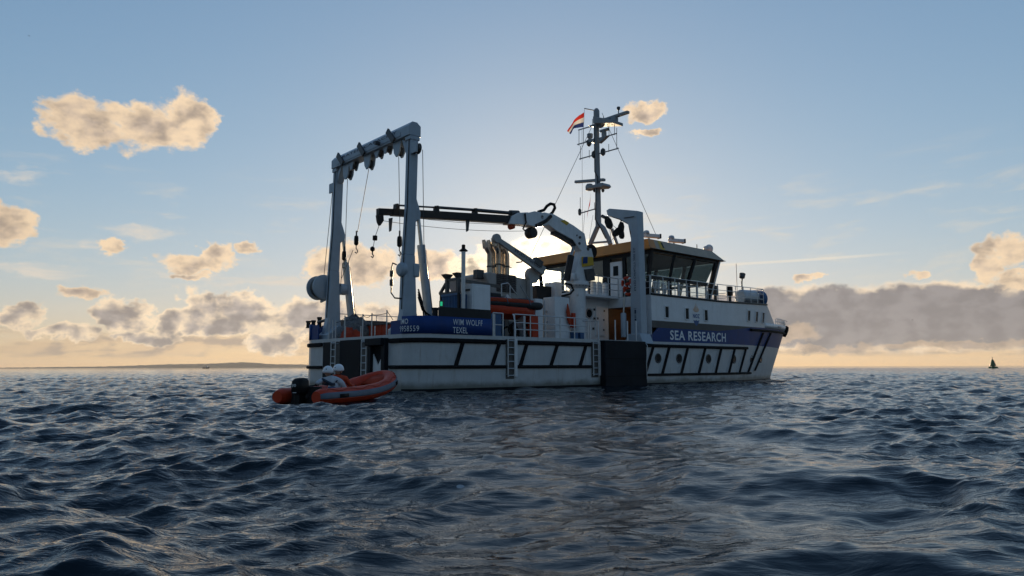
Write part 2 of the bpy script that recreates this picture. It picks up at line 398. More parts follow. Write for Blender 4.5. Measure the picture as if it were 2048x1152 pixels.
def build_sea():
    wind = R(-100)                           # waves run towards the camera, a little to the left
    seg = [(0.012, 14.0), ]
    A = [ocean_tile(57.0, 1024, 1.9, 0.142, wind, 3, lo, hi, 4.5) for lo, hi in ((2.0, 60), (0.55, 2.0), (0.13, 0.55))]
    B_ = [ocean_tile(39.0, 1024, 0.85, 0.080, wind + R(26), 5, lo, hi, 4.0) for lo, hi in ((2.0, 60), (0.55, 2.0), (0.13, 0.55))]
    ang = np.concatenate([np.linspace(-47, 47, 860), np.linspace(49, 311, 84)]) * np.pi / 180
    rad = np.concatenate([[0.15, 0.6, 1.1, 1.6, 2.0], 2.2 * np.exp(np.linspace(0, math.log(420 / 2.2), 1010)), 420 * np.exp(np.linspace(0, math.log(9000 / 420), 40))[1:]])
    AA, RR = np.meshgrid(ang, rad, indexing='ij')
    x = RR * np.sin(AA); y = RR * np.cos(AA)
    sp = np.maximum(RR * 0.0053, RR * 0.0019)
    side = np.where(np.abs(((AA + np.pi) % (2 * np.pi)) - np.pi) > R(47.5), 1.0, 0.0)
    sp = sp + side * RR * 0.055
    # a calmer, slick patch in the ship's lee, ragged at its edges
    nl = sample(ocean_tile(90.0, 256, 14.0, 1.0, 0.4, 21, 3.0, 90, 0.2), x, y)[0]
    ax = 0.10 * y + 0.5
    wd = 1.2 + 0.19 * y
    calm = np.clip(1.35 - np.abs(x - ax) / wd + 1.2 * nl, 0, 1) * np.clip((36 - RR) / 8, 0, 1) * np.clip((RR - 1) / 2, 0, 1)
    calm = calm * calm * (3 - 2 * calm)
    z = np.zeros_like(x); dx = np.zeros_like(x); dy = np.zeros_like(x)
    for ts, rot in ((A, 0.0), (B_, 0.35)):
        for tile, lo, damp in zip(ts, (2.0, 0.55, 0.13), (0.15, 0.45, 0.60)):
            fade = np.clip(1.5 - sp * 0.75 / lo, 0, 1) * (1 - damp * calm)
            h_, a_, b_ = sample(tile, x, y, rot)
            z += h_ * fade; dx += a_ * fade; dy += b_ * fade
    # one older wake swell crossing in the foreground
    ph = (x * 0.42 + y * 0.91) * 2 * np.pi / 5.2
    z += 0.065 * np.sin(ph + 1.2 * nl) * np.clip((22 - RR) / 10, 0, 1)
    x = x - 0.85 * dx; y = y - 0.85 * dy
    z[:, :3] *= 0.3
    na, nr = x.shape
    co = np.stack([x, y, z], -1).reshape(-1, 3).astype(np.float32)
    i = np.arange(na)[:, None]; j = np.arange(nr - 1)[None, :]
    a = i * nr + j; b = ((i + 1) % na) * nr + j
    fs = np.stack([a, a + 1, b + 1, b], -1).reshape(-1, 4)
    me = bpy.data.meshes.new('sea')
    me.vertices.add(len(co)); me.vertices.foreach_set('co', co.ravel())
    me.loops.add(fs.size); me.loops.foreach_set('vertex_index', fs.ravel().astype(np.int32))
    me.polygons.add(len(fs)); me.polygons.foreach_set('loop_start', np.arange(0, fs.size, 4, dtype=np.int32))
    me.update(calc_edges=True)
    at = me.attributes.new('calm', 'FLOAT', 'POINT'); at.data.foreach_set('value', calm.reshape(-1).astype(np.float32))
    me.shade_smooth()
    me.materials.append(sea_material())
    o = bpy.data.objects.new('sea', me); COL.objects.link(o)
    tag(o, 'dark choppy sea with short waves reflecting the evening sky', 'sea', kind='structure')
    return o
sea = build_sea()

# ------------------------------------------------------------------ ship frame: X forward from the stern, Y to port, Z up from the waterline
HEAD = R(48.4); BEAM = 9.3
hv = np.array([math.sin(HEAD), math.cos(HEAD), 0]); tv = np.array([math.cos(HEAD), -math.sin(HEAD), 0])
_k = ray(830, 733)
ORG = np.array([_k[0] / _k[1] * 25.5, 25.5, 0]) - tv * BEAM / 2
def to_ship(P):
    v = np.array(P) - ORG
    return np.array([v @ hv, -(v @ tv), P[2]])
def S(px, py, X=None, Y=None, Z=None):
    """where the sight line through a photograph pixel meets a plane of the ship"""
    o = to_ship(CAM); e = to_ship(CAM + ray(px, py)) - o
    i, v = (0, X) if X is not None else (1, Y) if Y is not None else (2, Z)
    return Vector(o + (v - o[i]) / e[i] * e)
HB = BEAM / 2
ship = empty('research_ship', tuple(ORG), math.pi / 2 - HEAD)
tag(ship, 'large white and blue research ship with orange wheelhouse roof, cranes and stern frame', 'ship')

# ------------------------------------------------------------------ paints
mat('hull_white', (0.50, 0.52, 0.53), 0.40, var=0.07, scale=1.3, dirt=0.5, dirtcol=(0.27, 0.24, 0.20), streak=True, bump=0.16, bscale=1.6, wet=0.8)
mat('house_white', (0.76, 0.77, 0.78), 0.40, var=0.05, scale=1.5, dirt=0.22, dirtcol=(0.40, 0.35, 0.29), streak=True, bump=0.06, bscale=2.5)
mat('frame_grey', (0.38, 0.44, 0.50), 0.36, var=0.06, scale=3, dirt=0.25, dirtcol=(0.25, 0.22, 0.18), streak=True)
mat('funnel_backlit_grey', (0.40, 0.385, 0.365), 0.45, spec=0.3, var=0.08, scale=2, dirt=0.35, dirtcol=(0.15, 0.12, 0.10), streak=True)  # backlit shade of funnel and jib put into the base colour, with grime streaks
mat('mast_grey', (0.30, 0.32, 0.34), 0.45, spec=0.3, var=0.06, scale=3)
mat('steel_white', (0.72, 0.73, 0.74), 0.38, var=0.06, scale=3, dirt=0.25, dirtcol=(0.33, 0.27, 0.20), streak=True)
mat('blue', (0.012, 0.048, 0.19), 0.50, spec=0.25, var=0.12, scale=1.6, dirt=0.2, dirtcol=(0.06, 0.08, 0.13), streak=True, bump=0.06, bscale=2.5)
mat('band_grey', (0.105, 0.10, 0.094), 0.55, spec=0.25, var=0.12, scale=1.4, dirt=0.3, dirtcol=(0.09, 0.08, 0.07), streak=True)
mat('bulwark_dark', (0.030, 0.030, 0.032), 0.55, spec=0.2, var=0.15, scale=1.8)
mat('rubber', (0.009, 0.009, 0.011), 0.7, spec=0.12, var=0.3, scale=7, dirt=0.3, dirtcol=(0.05, 0.05, 0.05))
mat('bottom_paint', (0.010, 0.012, 0.016), 0.5, spec=0.2, var=0.3, scale=3)
mat('deck_grey', (0.10, 0.12, 0.12), 0.6, var=0.15, scale=3, dirt=0.4)
mat('panel_dark', (0.010, 0.013, 0.018), 0.6, spec=0.15, var=0.25, scale=1.2, dirt=0.35, dirtcol=(0.025, 0.03, 0.036), streak=True, bump=0.1, bscale=3)
mat('roof_orange', (0.62, 0.255, 0.055), 0.42, var=0.08, scale=1.6, dirt=0.18, dirtcol=(0.3, 0.16, 0.05), streak=True)
mat('roof_beige', (0.46, 0.37, 0.27), 0.5, var=0.10, scale=1.8, dirt=0.15)
mat('frame_black', (0.010, 0.011, 0.014), 0.4, spec=0.2, var=0.2)
mat('crane_dark', (0.026, 0.022, 0.021), 0.45, spec=0.3, var=0.2, scale=3)
mat('hose', (0.008, 0.008, 0.009), 0.5, spec=0.2)
mat('steel', (0.36, 0.38, 0.40), 0.3, metal=0.9, var=0.12, scale=8, dirt=0.3)
mat('galv', (0.50, 0.52, 0.54), 0.42, metal=0.55, var=0.1, scale=9)
mat('dark_steel', (0.07, 0.072, 0.075), 0.45, metal=0.4, var=0.25, scale=6, dirt=0.4)
mat('wire', (0.05, 0.052, 0.055), 0.5, metal=0.3)
mat('pipe_steel', (0.42, 0.38, 0.33), 0.32, metal=0.8, var=0.18, scale=5, dirt=0.4, dirtcol=(0.16, 0.10, 0.06), streak=True)
mat('orange', (0.52, 0.045, 0.012), 0.5, spec=0.35, var=0.12, scale=4, dirt=0.25, dirtcol=(0.25, 0.04, 0.02))
mat('orange_fade', (0.42, 0.055, 0.022), 0.65, spec=0.25, var=0.15, scale=3, dirt=0.35, dirtcol=(0.20, 0.05, 0.03), bump=0.15, bscale=18)
mat('tube_grey', (0.105, 0.14, 0.185), 0.55, var=0.12, scale=5, dirt=0.3)
mat('text_white', (0.78, 0.80, 0.82), 0.5, var=0.05, scale=4, dirt=0.25, dirtcol=(0.35, 0.36, 0.4))
mat('text_dark', (0.03, 0.045, 0.09), 0.5, var=0.1)
mat('emblem_orange', (0.72, 0.30, 0.03), 0.45)
mat('emblem_blue', (0.02, 0.09, 0.26), 0.45)
mat('container_blue', (0.025, 0.10, 0.24), 0.42, var=0.15, scale=2.5, dirt=0.45, dirtcol=(0.05, 0.05, 0.06), streak=True)
mat('glass_dark', (0.014, 0.020, 0.024), 0.10, var=0.1, spec=0.1, ior=1.3)
mat('wood_warm', (0.10, 0.05, 0.025), 0.6, var=0.25, scale=3)
mat('lamp_lit', (1, 0.85, 0.6), emit=(1.0, 0.72, 0.40), estr=5.0)
mat('green_lit', (0.05, 0.6, 0.3), emit=(0.05, 1.0, 0.45), estr=0.35)
mat('yellow', (0.66, 0.42, 0.03), 0.45, var=0.1)
mat('louvre', (0.13, 0.12, 0.115), 0.5, var=0.15, dirt=0.3)
mat('net_grey', (0.12, 0.13, 0.14), 0.8, var=0.4, scale=9, bump=0.6, bscale=30)

def cloth_mat(name, col):
    m = bpy.data.materials.new(name); m.use_nodes = True
    t = NT(m.node_tree); out = t.new('ShaderNodeOutputMaterial')
    tc = t.new('ShaderNodeTexCoord'); c = t.mix(t.noise(tc.outputs['Object'], 7.0, 4.0, 0.6), tuple(x * 0.85 for x in col), col)
    df = t.new('ShaderNodeBsdfDiffuse'); tr = t.new('ShaderNodeBsdfTranslucent'); mx = t.new('ShaderNodeMixShader'); mx.inputs[0].default_value = 0.6
    t.L.new(c, df.inputs[0]); t.L.new(c, tr.inputs[0]); t.L.new(df.outputs[0], mx.inputs[1]); t.L.new(tr.outputs[0], mx.inputs[2]); t.L.new(mx.outputs[0], out.inputs[0]); MATS[name] = m
cloth_mat('flag_red', (0.62, 0.045, 0.035)); cloth_mat('flag_white', (0.80, 0.78, 0.74)); cloth_mat('flag_blue', (0.025, 0.045, 0.18))

def glass_mat(name, tint):
    m = bpy.data.materials.new(name); m.use_nodes = True
    t = NT(m.node_tree); out = t.new('ShaderNodeOutputMaterial')
    gl = t.new('ShaderNodeBsdfGlossy'); gl.inputs['Roughness'].default_value = 0.02
    tr = t.new('ShaderNodeBsdfTransparent'); tr.inputs['Color'].default_value = (*tint, 1)
    lw = t.new('ShaderNodeLayerWeight'); lw.inputs['Blend'].default_value = 0.5
    fac = t.m('ADD', 0.05, t.m('MULTIPLY', t.m('POWER', lw.outputs['Facing'], 4.0), 0.85))
    tc = t.new('ShaderNodeTexCoord'); bn = t.new('ShaderNodeBump'); bn.inputs['Strength'].default_value = 0.02
    t.L.new(t.noise(tc.outputs['Object'], 1.2, 2.0), bn.inputs['Height']); t.L.new(bn.outputs[0], gl.inputs['Normal'])
    mx = t.new('ShaderNodeMixShader'); t.L.new(fac, mx.inputs[0]); t.L.new(tr.outputs[0], mx.inputs[1]); t.L.new(gl.outputs[0], mx.inputs[2])
    t.L.new(mx.outputs[0], out.inputs[0]); MATS[name] = m
glass_mat('glass', (0.93, 0.95, 0.955))
glass_mat('glass_tint', (0.36, 0.43, 0.45))

# ------------------------------------------------------------------ lettering (mesh text laid on a surface)
def text_mesh(txt, bold=0.0, shear=0.0, space=1.0):
    cu = bpy.data.curves.new('t', 'FONT'); cu.body = txt; cu.extrude = 0.0; cu.offset = bold; cu.shear = shear
    cu.space_character = space; cu.resolution_u = 3
    o = bpy.data.objects.new('t', cu); COL.objects.link(o)
    me = bpy.data.meshes.new_from_object(o.evaluated_get(bpy.context.evaluated_depsgraph_get()))
    bpy.data.objects.remove(o); bpy.data.curves.remove(cu)
    return me
def lettering(txt, parent, material, fn, width, height, bold=0.012, shear=0.0, space=1.06, name='lettering'):
    """fn maps (u along, v up) in metres to a surface point; the letters fill width x height"""
    me = text_mesh(txt, bold, shear, space)
    co = np.array([v.co[:] for v in me.vertices]); lo, hi = co.min(0), co.max(0)
    for v in me.vertices:
        u = (v.co.x - lo[0]) / (hi[0] - lo[0]) * width; w = (v.co.y - lo[1]) / (hi[1] - lo[1]) * height
        v.co = fn(u, w)
    me.name = 'lettering'; me.materials.clear(); me.materials.append(MATS[material])
    o = obj_of(name, me, parent)
    if height < 0.23: o['kind'] = 'stuff'
    return o

# ------------------------------------------------------------------ hull form
RC = 0.9; XT0 = 34.0
def half_breadth(X, z, x0=18.5):
    zz = max(0.0, z)
    xt = XT0 + 0.62 * zz                     # raked stem
    b = HB
    if X > x0:
        s_ = min(1.0, (X - x0) / (xt - x0))
        p = 1.75 + 0.10 * zz
        b = HB * (1 - s_ ** p) ** (1.0 - 0.03 * zz)
    if X < RC:
        b = HB - RC + math.sqrt(max(0.0, RC * RC - (RC - X) ** 2))
    if z < 0: b *= 1 + 0.05 * z
    return b
def hull_pt(X, z, side=-1, off=0.0):
    b = half_breadth(X, z); e = 0.02
    db = (half_breadth(X + e, z) - half_breadth(max(0.0, X - e), z)) / (2 * e)
    n = Vector((-db, 1, 0)).normalized()
    return Vector((X + n.x * off, side * (b + n.y * off), z))
def xs_range(x0, x1):
    xs = list(np.linspace(0, RC, 9) ** 1.0) + list(np.arange(1.5, 19.5, 1.0)) + list(np.arange(19.5, 33, 0.6)) + list(np.linspace(33, 36.9, 14))
    xs = [x for x in xs if x0 < x < x1]
    return [x0] + xs + [x1]
def perim(s_):
    """a point on the stern's starboard quarter: s_ metres from the transom at Y=-3.0"""
    flat = HB - RC - 3.0; arc = RC * math.pi / 2
    if s_ <= flat: return Vector((0, -3.0 - s_, 0)), Vector((-1, 0, 0))
    if s_ <= flat + arc:
        a = (s_ - flat) / RC
        return Vector((RC - RC * math.cos(a), -(HB - RC) - RC * math.sin(a), 0)), Vector((-math.cos(a), -math.sin(a), 0))
    return Vector((RC + s_ - flat - arc, -HB, 0)), Vector((0, -1, 0))

def shell(zb, zt, x0, x1, nz=3, off=0.0, sides=(-1, 1), mb=None):
    mb = mb or MB()
    for sd in sides:
        rows = []
        for k in range(nz + 1):
            row = []
            for X in xs_range(x0, x1):
                a, b = (zb(X) if callable(zb) else zb), (zt(X) if callable(zt) else zt)
                z = a + (b - a) * k / nz
                xt = XT0 + 0.62 * max(0, z)
                Xe = X if X < 33 else 33 + (X - 33) * (xt - 33) / (36.9 - 33) if x1 > 36.8 else X
                row.append(hull_pt(min(Xe, xt - 1e-3), z, sd, off))
            rows.append(row)
        mb.grid(rows)
    return mb

# sheer: the painted lines rise a little towards the bow
def sheer(X): return 0.0 if X < 20 else 0.012 * (X - 20) ** 1.25
Z_FEND, Z_TOP = 1.90, 2.14
hull = MB()
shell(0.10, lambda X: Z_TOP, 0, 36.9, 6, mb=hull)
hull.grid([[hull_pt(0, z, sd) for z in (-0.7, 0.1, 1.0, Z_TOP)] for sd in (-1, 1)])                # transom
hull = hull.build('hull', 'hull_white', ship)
shell(-0.75, 0.10, 0, 36.9, 2).build('bottom_paint', 'bottom_paint', hull)
dk = [hull_pt(X, 2.0, -1, -0.01) for X in xs_range(0.0, 35.0)] + [hull_pt(X, 2.0, 1, -0.01) for X in xs_range(0.0, 35.0)][::-1]
MB().add([(p.x, p.y, 2.02) for p in dk], [tuple(range(len(dk)))]).build('deck', 'deck_grey', ship)

def rail_strip(zfun, x0, x1, w, hgt, name='fender', parent=hull, sides=(-1, 1), material='rubber', in_=0.02):
    """a rubber rubbing strip following the hull side"""
    for sd in sides:
        mb = MB(); rows = []
        prof = [(-in_, -hgt / 2), (w * 0.7, -hgt / 2), (w, -hgt / 4), (w, hgt / 4), (w * 0.7, hgt / 2), (-in_, hgt / 2)]
        for X in xs_range(x0, x1):
            z = zfun(X) if callable(zfun) else zfun
            rows.append([hull_pt(X, z, sd, o) + Vector((0, 0, dz)) for o, dz in prof])
        mb.grid([r + r[:1] for r in rows])
        n = len(prof); mb.add(rows[0], [tuple(range(n))]); mb.add(rows[-1], [tuple(range(n))])
        mb.build(name, material, parent)
rail_strip(Z_FEND, 0.0, 4.32, 0.10, 0.17, sides=(-1,)); rail_strip(Z_FEND, 4.95, 9.45, 0.10, 0.17, sides=(-1,))
rail_strip(Z_FEND, 0.0, 13.1, 0.10, 0.17, sides=(1,))
rail_strip(0.91, 0.0, 4.32, 0.10, 0.13, sides=(-1,)); rail_strip(0.91, 4.95, 9.45, 0.10, 0.13, sides=(-1,)); rail_strip(0.91, 0.0, 13.1, 0.10, 0.13, sides=(1,))
rail_strip(lambda X: 1.93 + 0.6 * sheer(X), 13.15, 23.7, 0.09, 0.15)
rail_strip(0.50, 13.15, 24.6, 0.09, 0.12)
rail_strip(lambda X: 3.02 + 0.7 * sheer(X), 24.0, 35.5, 0.14, 0.14)
# transom continuation of the strips
for z, hgt in ((Z_FEND, 0.17), (0.91, 0.13)):
    MB().box(-0.10, 0.02, -3.75, -2.95, z - hgt / 2, z + hgt / 2).build('fender', 'rubber', hull, bevel=0.02)
    MB().box(-0.10, 0.02, 2.60, 3.75, z - hgt / 2, z + hgt / 2).build('fender', 'rubber', hull, bevel=0.02)
# slanted strips between the two long ones
def slant(pt, yt, pb, yb, w=0.20, zt=None, zb=None):
    a, b = S(pt, yt, Y=-HB), S(pb, yb, Y=-HB)
    zt = a.z if zt is None else zt; zb = b.z if zb is None else zb
    return a.x, b.x, zt, zb
def put_slant(xa, xb, za, zb, w=0.17):
    for sd in (-1, 1):
        mb = MB(); rows = []
        for k in range(9):
            f = k / 8; X = xa + (xb - xa) * f; z = za + (zb - za) * f
            rows.append([hull_pt(X + d, z, sd, o) for d, o in ((-w / 2, -0.02), (-w / 2, 0.05), (-w / 4, 0.085), (w / 4, 0.085), (w / 2, 0.05), (w / 2, -0.02))])
        mb.grid([r + r[:1] for r in rows]); mb.build('fender', 'rubber', hull)
for pt, pb in ((925, 911), (998, 983.5), (1053, 1040), (1114, 1101), (1171, 1159.5)):
    a, b = S(pt, 690, Y=-HB).x, S(pb, 730, Y=-HB).x
    put_slant(a, b, 1.84, 0.95)
    t_ = MB()
for pt, pb in ((1306, 1290), (1338, 1324), (1375, 1362), (1410, 1397), (1443.5, 1431.7), (1475, 1463), (1504, 1491)):
    a, b = S(pt, 700, Y=-HB).x, S(pb, 745, Y=-HB).x
    put_slant(a, b, 1.88 + 0.5 * sheer(a), 0.54)
# the two long ones at the bow start under the upper strip
put_slant(26.3, 24.1, 2.98, 0.55, 0.24); put_slant(28.0, 25.4, 3.02, 0.62, 0.24)

# stiffener edges showing faintly in the plating beside each slanted strip
for pt, pb in ((1332, 1318), (1369, 1356), (1404, 1391), (1437, 1425), (1469, 1457), (1497, 1484)):
    a, b = S(pt, 703, Y=-HB).x, S(pb, 743, Y=-HB).x
    mb = MB(); mb.grid([[hull_pt(a + (b - a) * k / 4 + d, 1.80 + (0.60 - 1.80) * k / 4, -1, o) for d, o in ((-0.03, 0.0), (-0.03, 0.02), (0.03, 0.02), (0.03, 0.0))] for k in range(5)])
    mb.build('plate_seam', 'hull_white', hull)

# portholes in the hull
def porthole(X, z, r=0.22, parent=hull):
    p = hull_pt(X, z, -1, 0.0); q = hull_pt(X, z, -1, 1.0); n = (q - p).normalized()
    o = MB().lathe([(r * 0.86, -0.02), (r * 0.86, 0.02), (r, 0.035), (r * 1.12, 0.03), (r * 1.14, -0.02)], p, n, 20).build('porthole', 'dark_steel', parent)
    MB().lathe([(r * 0.85, 0.0), (r * 0.85, 0.012)], p, n, 20).build('glass', 'glass_dark', o)
for px in (1316, 1358, 1417, 1475): porthole(S(px, 717, Y=-HB).x, 1.31)
porthole(24.6, 1.32); porthole(26.5, 1.36)

# blue aft bulwark (outside and thickness), dark raised part, white band with the ladder gaps
blue_aft = shell(Z_TOP, 2.80, 0, 3.62, 2, sides=(-1,)).build('aft_bulwark', 'blue', ship, thick=0.05)
shell(Z_TOP, 2.86, 0, 3.62, 2, sides=(1,)).build('aft_bulwark', 'blue', ship, thick=0.05)
MB().box(0.0, 0.05, -3.75, -2.95, Z_TOP, 2.66).build('transom_bulwark', 'blue', ship, bevel=0.01)
MB().box(0.0, 0.05, 3.10, 3.75, Z_TOP, 2.80).build('transom_bulwark', 'blue', ship, bevel=0.01)
MB().box(1.10, 3.61, -4.63, -4.57, 2.80, 3.16).build('raised_bulwark', 'bulwark_dark', ship, bevel=0.01)
# lettering on the stern
def side_fn(x0, z0, off=0.004, shift=0.0):
    return lambda u, v: hull_pt(x0 + u, z0 + v, -1, off + 0.03)
a, b = S(905, 650, Y=-HB), S(964, 650, Y=-HB)
lettering('WIM WOLFF', blue_aft, 'text_white', side_fn(a.x, 2.50), b.x - a.x, 0.225, bold=0.006, space=1.12)
c2 = S(934, 660, Y=-HB)
lettering('TEXEL', blue_aft, 'text_white', side_fn(a.x, 2.19), c2.x - a.x, 0.225, bold=0.006, space=1.12)
def quarter_fn(s0, z0):
    def f(u, v):
        p, n = perim(s0 + u); p = p + n * 0.034
        return Vector((p.x, p.y, z0 + v))
    return f
lettering('IMO', blue_aft, 'text_white', quarter_fn(0.72, 2.50), 0.38, 0.20)
lettering('9958559', blue_aft, 'text_white', quarter_fn(0.66, 2.22), 0.86, 0.21, bold=0.0, space=1.15)

# forward hull: blue band, grey band, white upper house
zb1 = lambda X: Z_TOP + 0.0 * X
zb3 = lambda X: 3.19 + 0.7 * sheer(X)
zb2 = lambda X: 2.84 + 0.5 * sheer(X) + (0 if X < 20 else (zb3(X) - 2.85 - 0.5 * sheer(X)) * min(1, (X - 20) / 4.5))
zb4 = lambda X: 4.48 + 1.7 * sheer(X)
blue_fwd = shell(zb1, lambda X: zb2(X) if X > 14.0 else 2.50, 14.0, 36.9, 3).build('blue_band', 'blue', ship)
MB().box(13.15, 13.995, -HB, -HB + 0.06, Z_TOP, 2.48).build('blue_band', 'blue', ship, bevel=0.01)
shell(zb2, zb3, 14.0, 36.9, 2).build('grey_band', 'band_grey', ship)
# bow bulwark above the strip (white) and the house
DY0, DY1 = S(1217, 640, X=14.0).y, S(1263, 640, X=14.0).y     # doorway in the aft wall
XF = 27.5                                     # front of the upper house
house = MB()
shell(zb3, zb4, 14.0, XF - 0.9, 4, mb=house)
# slanted front, from the deck edge back to the upper deck
for sd in (-1, 1):
    base = [hull_pt(X, zb3(X) + 0.30, sd) for X in np.linspace(XF - 0.9, XF + 1.2, 5)]
    topb = [hull_pt(X, zb4(XF - 0.9), sd) for X in np.linspace(XF - 0.9, XF - 0.85, 5)]
    house.grid([base, topb])
house.grid([[Vector((XF + 1.2, s_ * half_breadth(XF + 1.2, 3.5), zb3(XF) + 0.1)), Vector((XF - 0.85, s_ * half_breadth(XF - 0.85, 4.6), zb4(XF - 0.9)))] for s_ in (-1, 1)])
house.grid([[Vector((14.0, y, z)) for z in (2.0, 3.2, 4.48)] for y in (HB, 1.0, DY0)])
house.grid([[Vector((14.0, y, z)) for z in (2.0, 3.2, 4.48)] for y in (DY1, -HB)]); house.grid([[Vector((14.0, y, z)) for z in (3.95, 4.48)] for y in (DY0, DY1)])
house = house.build('upper_house', 'house_white', ship)
shell(zb3, lambda X: zb3(X) + 0.30, XF - 0.9, 36.9, 1).build('bow_bulwark', 'house_white', ship, thick=0.05)
for X in np.linspace(29.3, 34.6, 10):          # bow rail stubs
    p = hull_pt(X, zb3(X) + 0.26, -1, -0.05); MB().tube([p, p + Vector((0, 0, 0.42))], 0.03).build('bow_rail_post', 'steel_white', ship)
for zz in (0.24, 0.42): MB().tube([hull_pt(X, zb3(X) + 0.26 + zz, -1, -0.05) for X in np.linspace(29.3, 34.8, 12)], 0.025).build('bow_rail', 'steel_white', ship)
anchor_p = hull_pt(34.3, 3.35, -1, 0.12)
MB().lathe([(0.10, -0.5), (0.16, -0.3), (0.20, 0.0), (0.16, 0.25), (0.08, 0.3)], anchor_p + Vector((0, 0, 0.15)), (0.25, -0.15, 1), 10).build('bow_fender', 'rubber', ship)
lettering('WIM WOLFF', house, 'text_dark', lambda u, v: hull_pt(29.6 + u, zb3(30) + 0.08 + v, -1, 0.035), 1.4, 0.14)
# upper deck with dark edge line
ud = [hull_pt(X, zb4(X), -1, 0.0) for X in xs_range(14.0, XF - 0.85)]; ud2 = [hull_pt(X, zb4(X), 1, 0.0) for X in xs_range(14.0, XF - 0.85)][::-1]
MB().add([p + Vector((0, 0, 0.015)) for p in ud + ud2], [tuple(range(len(ud + ud2)))]).build('upper_deck', 'deck_grey', ship)
rail_strip(lambda X: zb4(X) + 0.03, 14.0, XF - 0.87, 0.05, 0.10, name='deck_edge', parent=house, material='frame_black')
lettering('SEA RESEARCH', blue_fwd, 'text_white', (lambda x0: lambda u, v: hull_pt(x0 + u, 2.25 + v, -1, 0.006))(S(1340, 670, Y=-HB).x), S(1454, 675, Y=-HB).x - S(1340, 670, Y=-HB).x, 0.50, bold=0.022, space=1.1)
# house windows: narrow upright rectangles, recessed
def house_window(xc, zc, w, hh, parent=house):
    o = MB(); n = lambda d, off: hull_pt(xc + d, zc, -1, off)
    for (d0, d1, z0, z1) in ((-w / 2 - .05, -w / 2, -hh / 2 - .05, hh / 2 + .05), (w / 2, w / 2 + .05, -hh / 2 - .05, hh / 2 + .05), (-w / 2, w / 2, hh / 2, hh / 2 + .05), (-w / 2, w / 2, -hh / 2 - .05, -hh / 2)):
        vs = [hull_pt(xc + d, zc + z, -1, off) for off in (-0.05, 0.045) for d, z in ((d0, z0), (d1, z0), (d1, z1), (d0, z1))]
        o.add(vs, [(3, 2, 1, 0), (4, 5, 6, 7)] + [(i, (i + 1) % 4, (i + 1) % 4 + 4, i + 4) for i in range(4)])
    o = o.build('window', 'house_white', parent)
    vs = [hull_pt(xc + d, zc + z, -1, 0.008) for d, z in ((-w / 2, -hh / 2), (w / 2, -hh / 2), (w / 2, hh / 2), (-w / 2, hh / 2))]
    MB().add(vs, [(0, 1, 2, 3)]).build('pane', 'glass_dark', o)
for px, py in ((1333, 625), (1373.5, 629), (1411.5, 631)):
    p = S(px, py, Y=-HB); house_window(p.x, 3.66, 0.30, 0.56)
for xc in (23.75, 24.95, 26.05): house_window(xc, 3.88, 0.34, 0.60)
# emblem: rays above, name, wave shell below
ex = S(1392, 625, Y=-HB).x
def emb(pts, material):
    MB().add([hull_pt(ex + u, 3.66 + v, -1, 0.006) for u, v in pts], [tuple(range(len(pts)))]).build('emblem', material, house)
for u, h0, h1, w in ((-0.22, 0.16, 0.36, 0.05), (-0.11, 0.13, 0.48, 0.06), (0.0, 0.12, 0.62, 0.055), (0.11, 0.13, 0.48, 0.06), (0.22, 0.16, 0.36, 0.05)):
    k = u * 0.35
    emb([(u * 0.8 - w / 2, h0), (u * 0.8 + w / 2, h0), (u + k * 0.4 + w / 2, (h0 + h1) / 2), (u + k * 0.2, h1), (u + k * 0.4 - w / 2, (h0 + h1) / 2)], 'emblem_orange')
lettering('NIOZ', house, 'emblem_blue', lambda u, v: hull_pt(ex - 0.30 + u, 3.66 - 0.20 + v, -1, 0.006), 0.62, 0.23, bold=0.03)
emb([(-0.28, -0.30), (-0.10, -0.34), (0.0, -0.28), (0.10, -0.34), (0.28, -0.30), (0.20, -0.46), (0.0, -0.62), (-0.20, -0.46)], 'emblem_blue')

# ------------------------------------------------------------------ ladders, black side block, transom
def ladder(name, p0, across, z0, z1, n, out, parent, w=0.32, r=0.022, plate=True):
    """p0: foot centre at the hull, across: unit vector along the rungs, out: outward vector"""
    ac = Vector(across); ou = Vector(out)
    mb = MB()
    for s_ in (-1, 1):
        b = Vector(p0) + ac * (s_ * w / 2) + ou
        mb.tube([b + Vector((0, 0, z0)), b + Vector((0, 0, z1))], r)
        for z in (z0 + 0.1, z1 - 0.1): mb.tube([b + Vector((0, 0, z)), b + Vector((0, 0, z)) - ou], r * 0.8)
    o = mb.build(name, 'galv', parent)
    me = MB().tube([ac * (-w / 2), ac * (w / 2)], r * 0.85).mesh('rung', 'galv')
    for k in range(n):
        z = z0 + 0.06 + (z1 - z0 - 0.12) * k / (n - 1)
        obj_of('rung', me, o, Vector(p0) + ou + Vector((0, 0, z)))
    return o
for px in (1019.5, 1189):
    X = S(px, 715, Y=-HB).x
    ladder('boarding_ladder', (X, -HB, 0), (1, 0, 0), 0.50, 2.02, 6, (0, -0.10, 0), ship, w=0.36, r=0.026)
    MB().box(X + 0.22, X + 0.38, -HB - 0.06, -HB + 0.02, 0.50, 2.05).build('ladder_guard', 'steel_white', ship, bevel=0.01)
    MB().box(X - 0.22, X + 0.22, -HB - 0.015, -HB + 0.02, 0.42, 2.02).build('ladder_recess', 'band_grey', ship)
blk = MB().box(10.06, 13.05, -HB - 0.34, -HB + 0.02, -0.35, 2.10).build('side_block', 'panel_dark', ship, bevel=0.04)
for z in (0.45, 1.25): MB().box(10.08, 13.03, -HB - 0.355, -HB - 0.335, z, z + 0.03).build('seam', 'rubber', blk)
MB().box(13.06, 13.14, -HB - 0.30, -HB + 0.02, -0.35, 2.06).build('side_block_edge', 'panel_dark', ship, bevel=0.02)
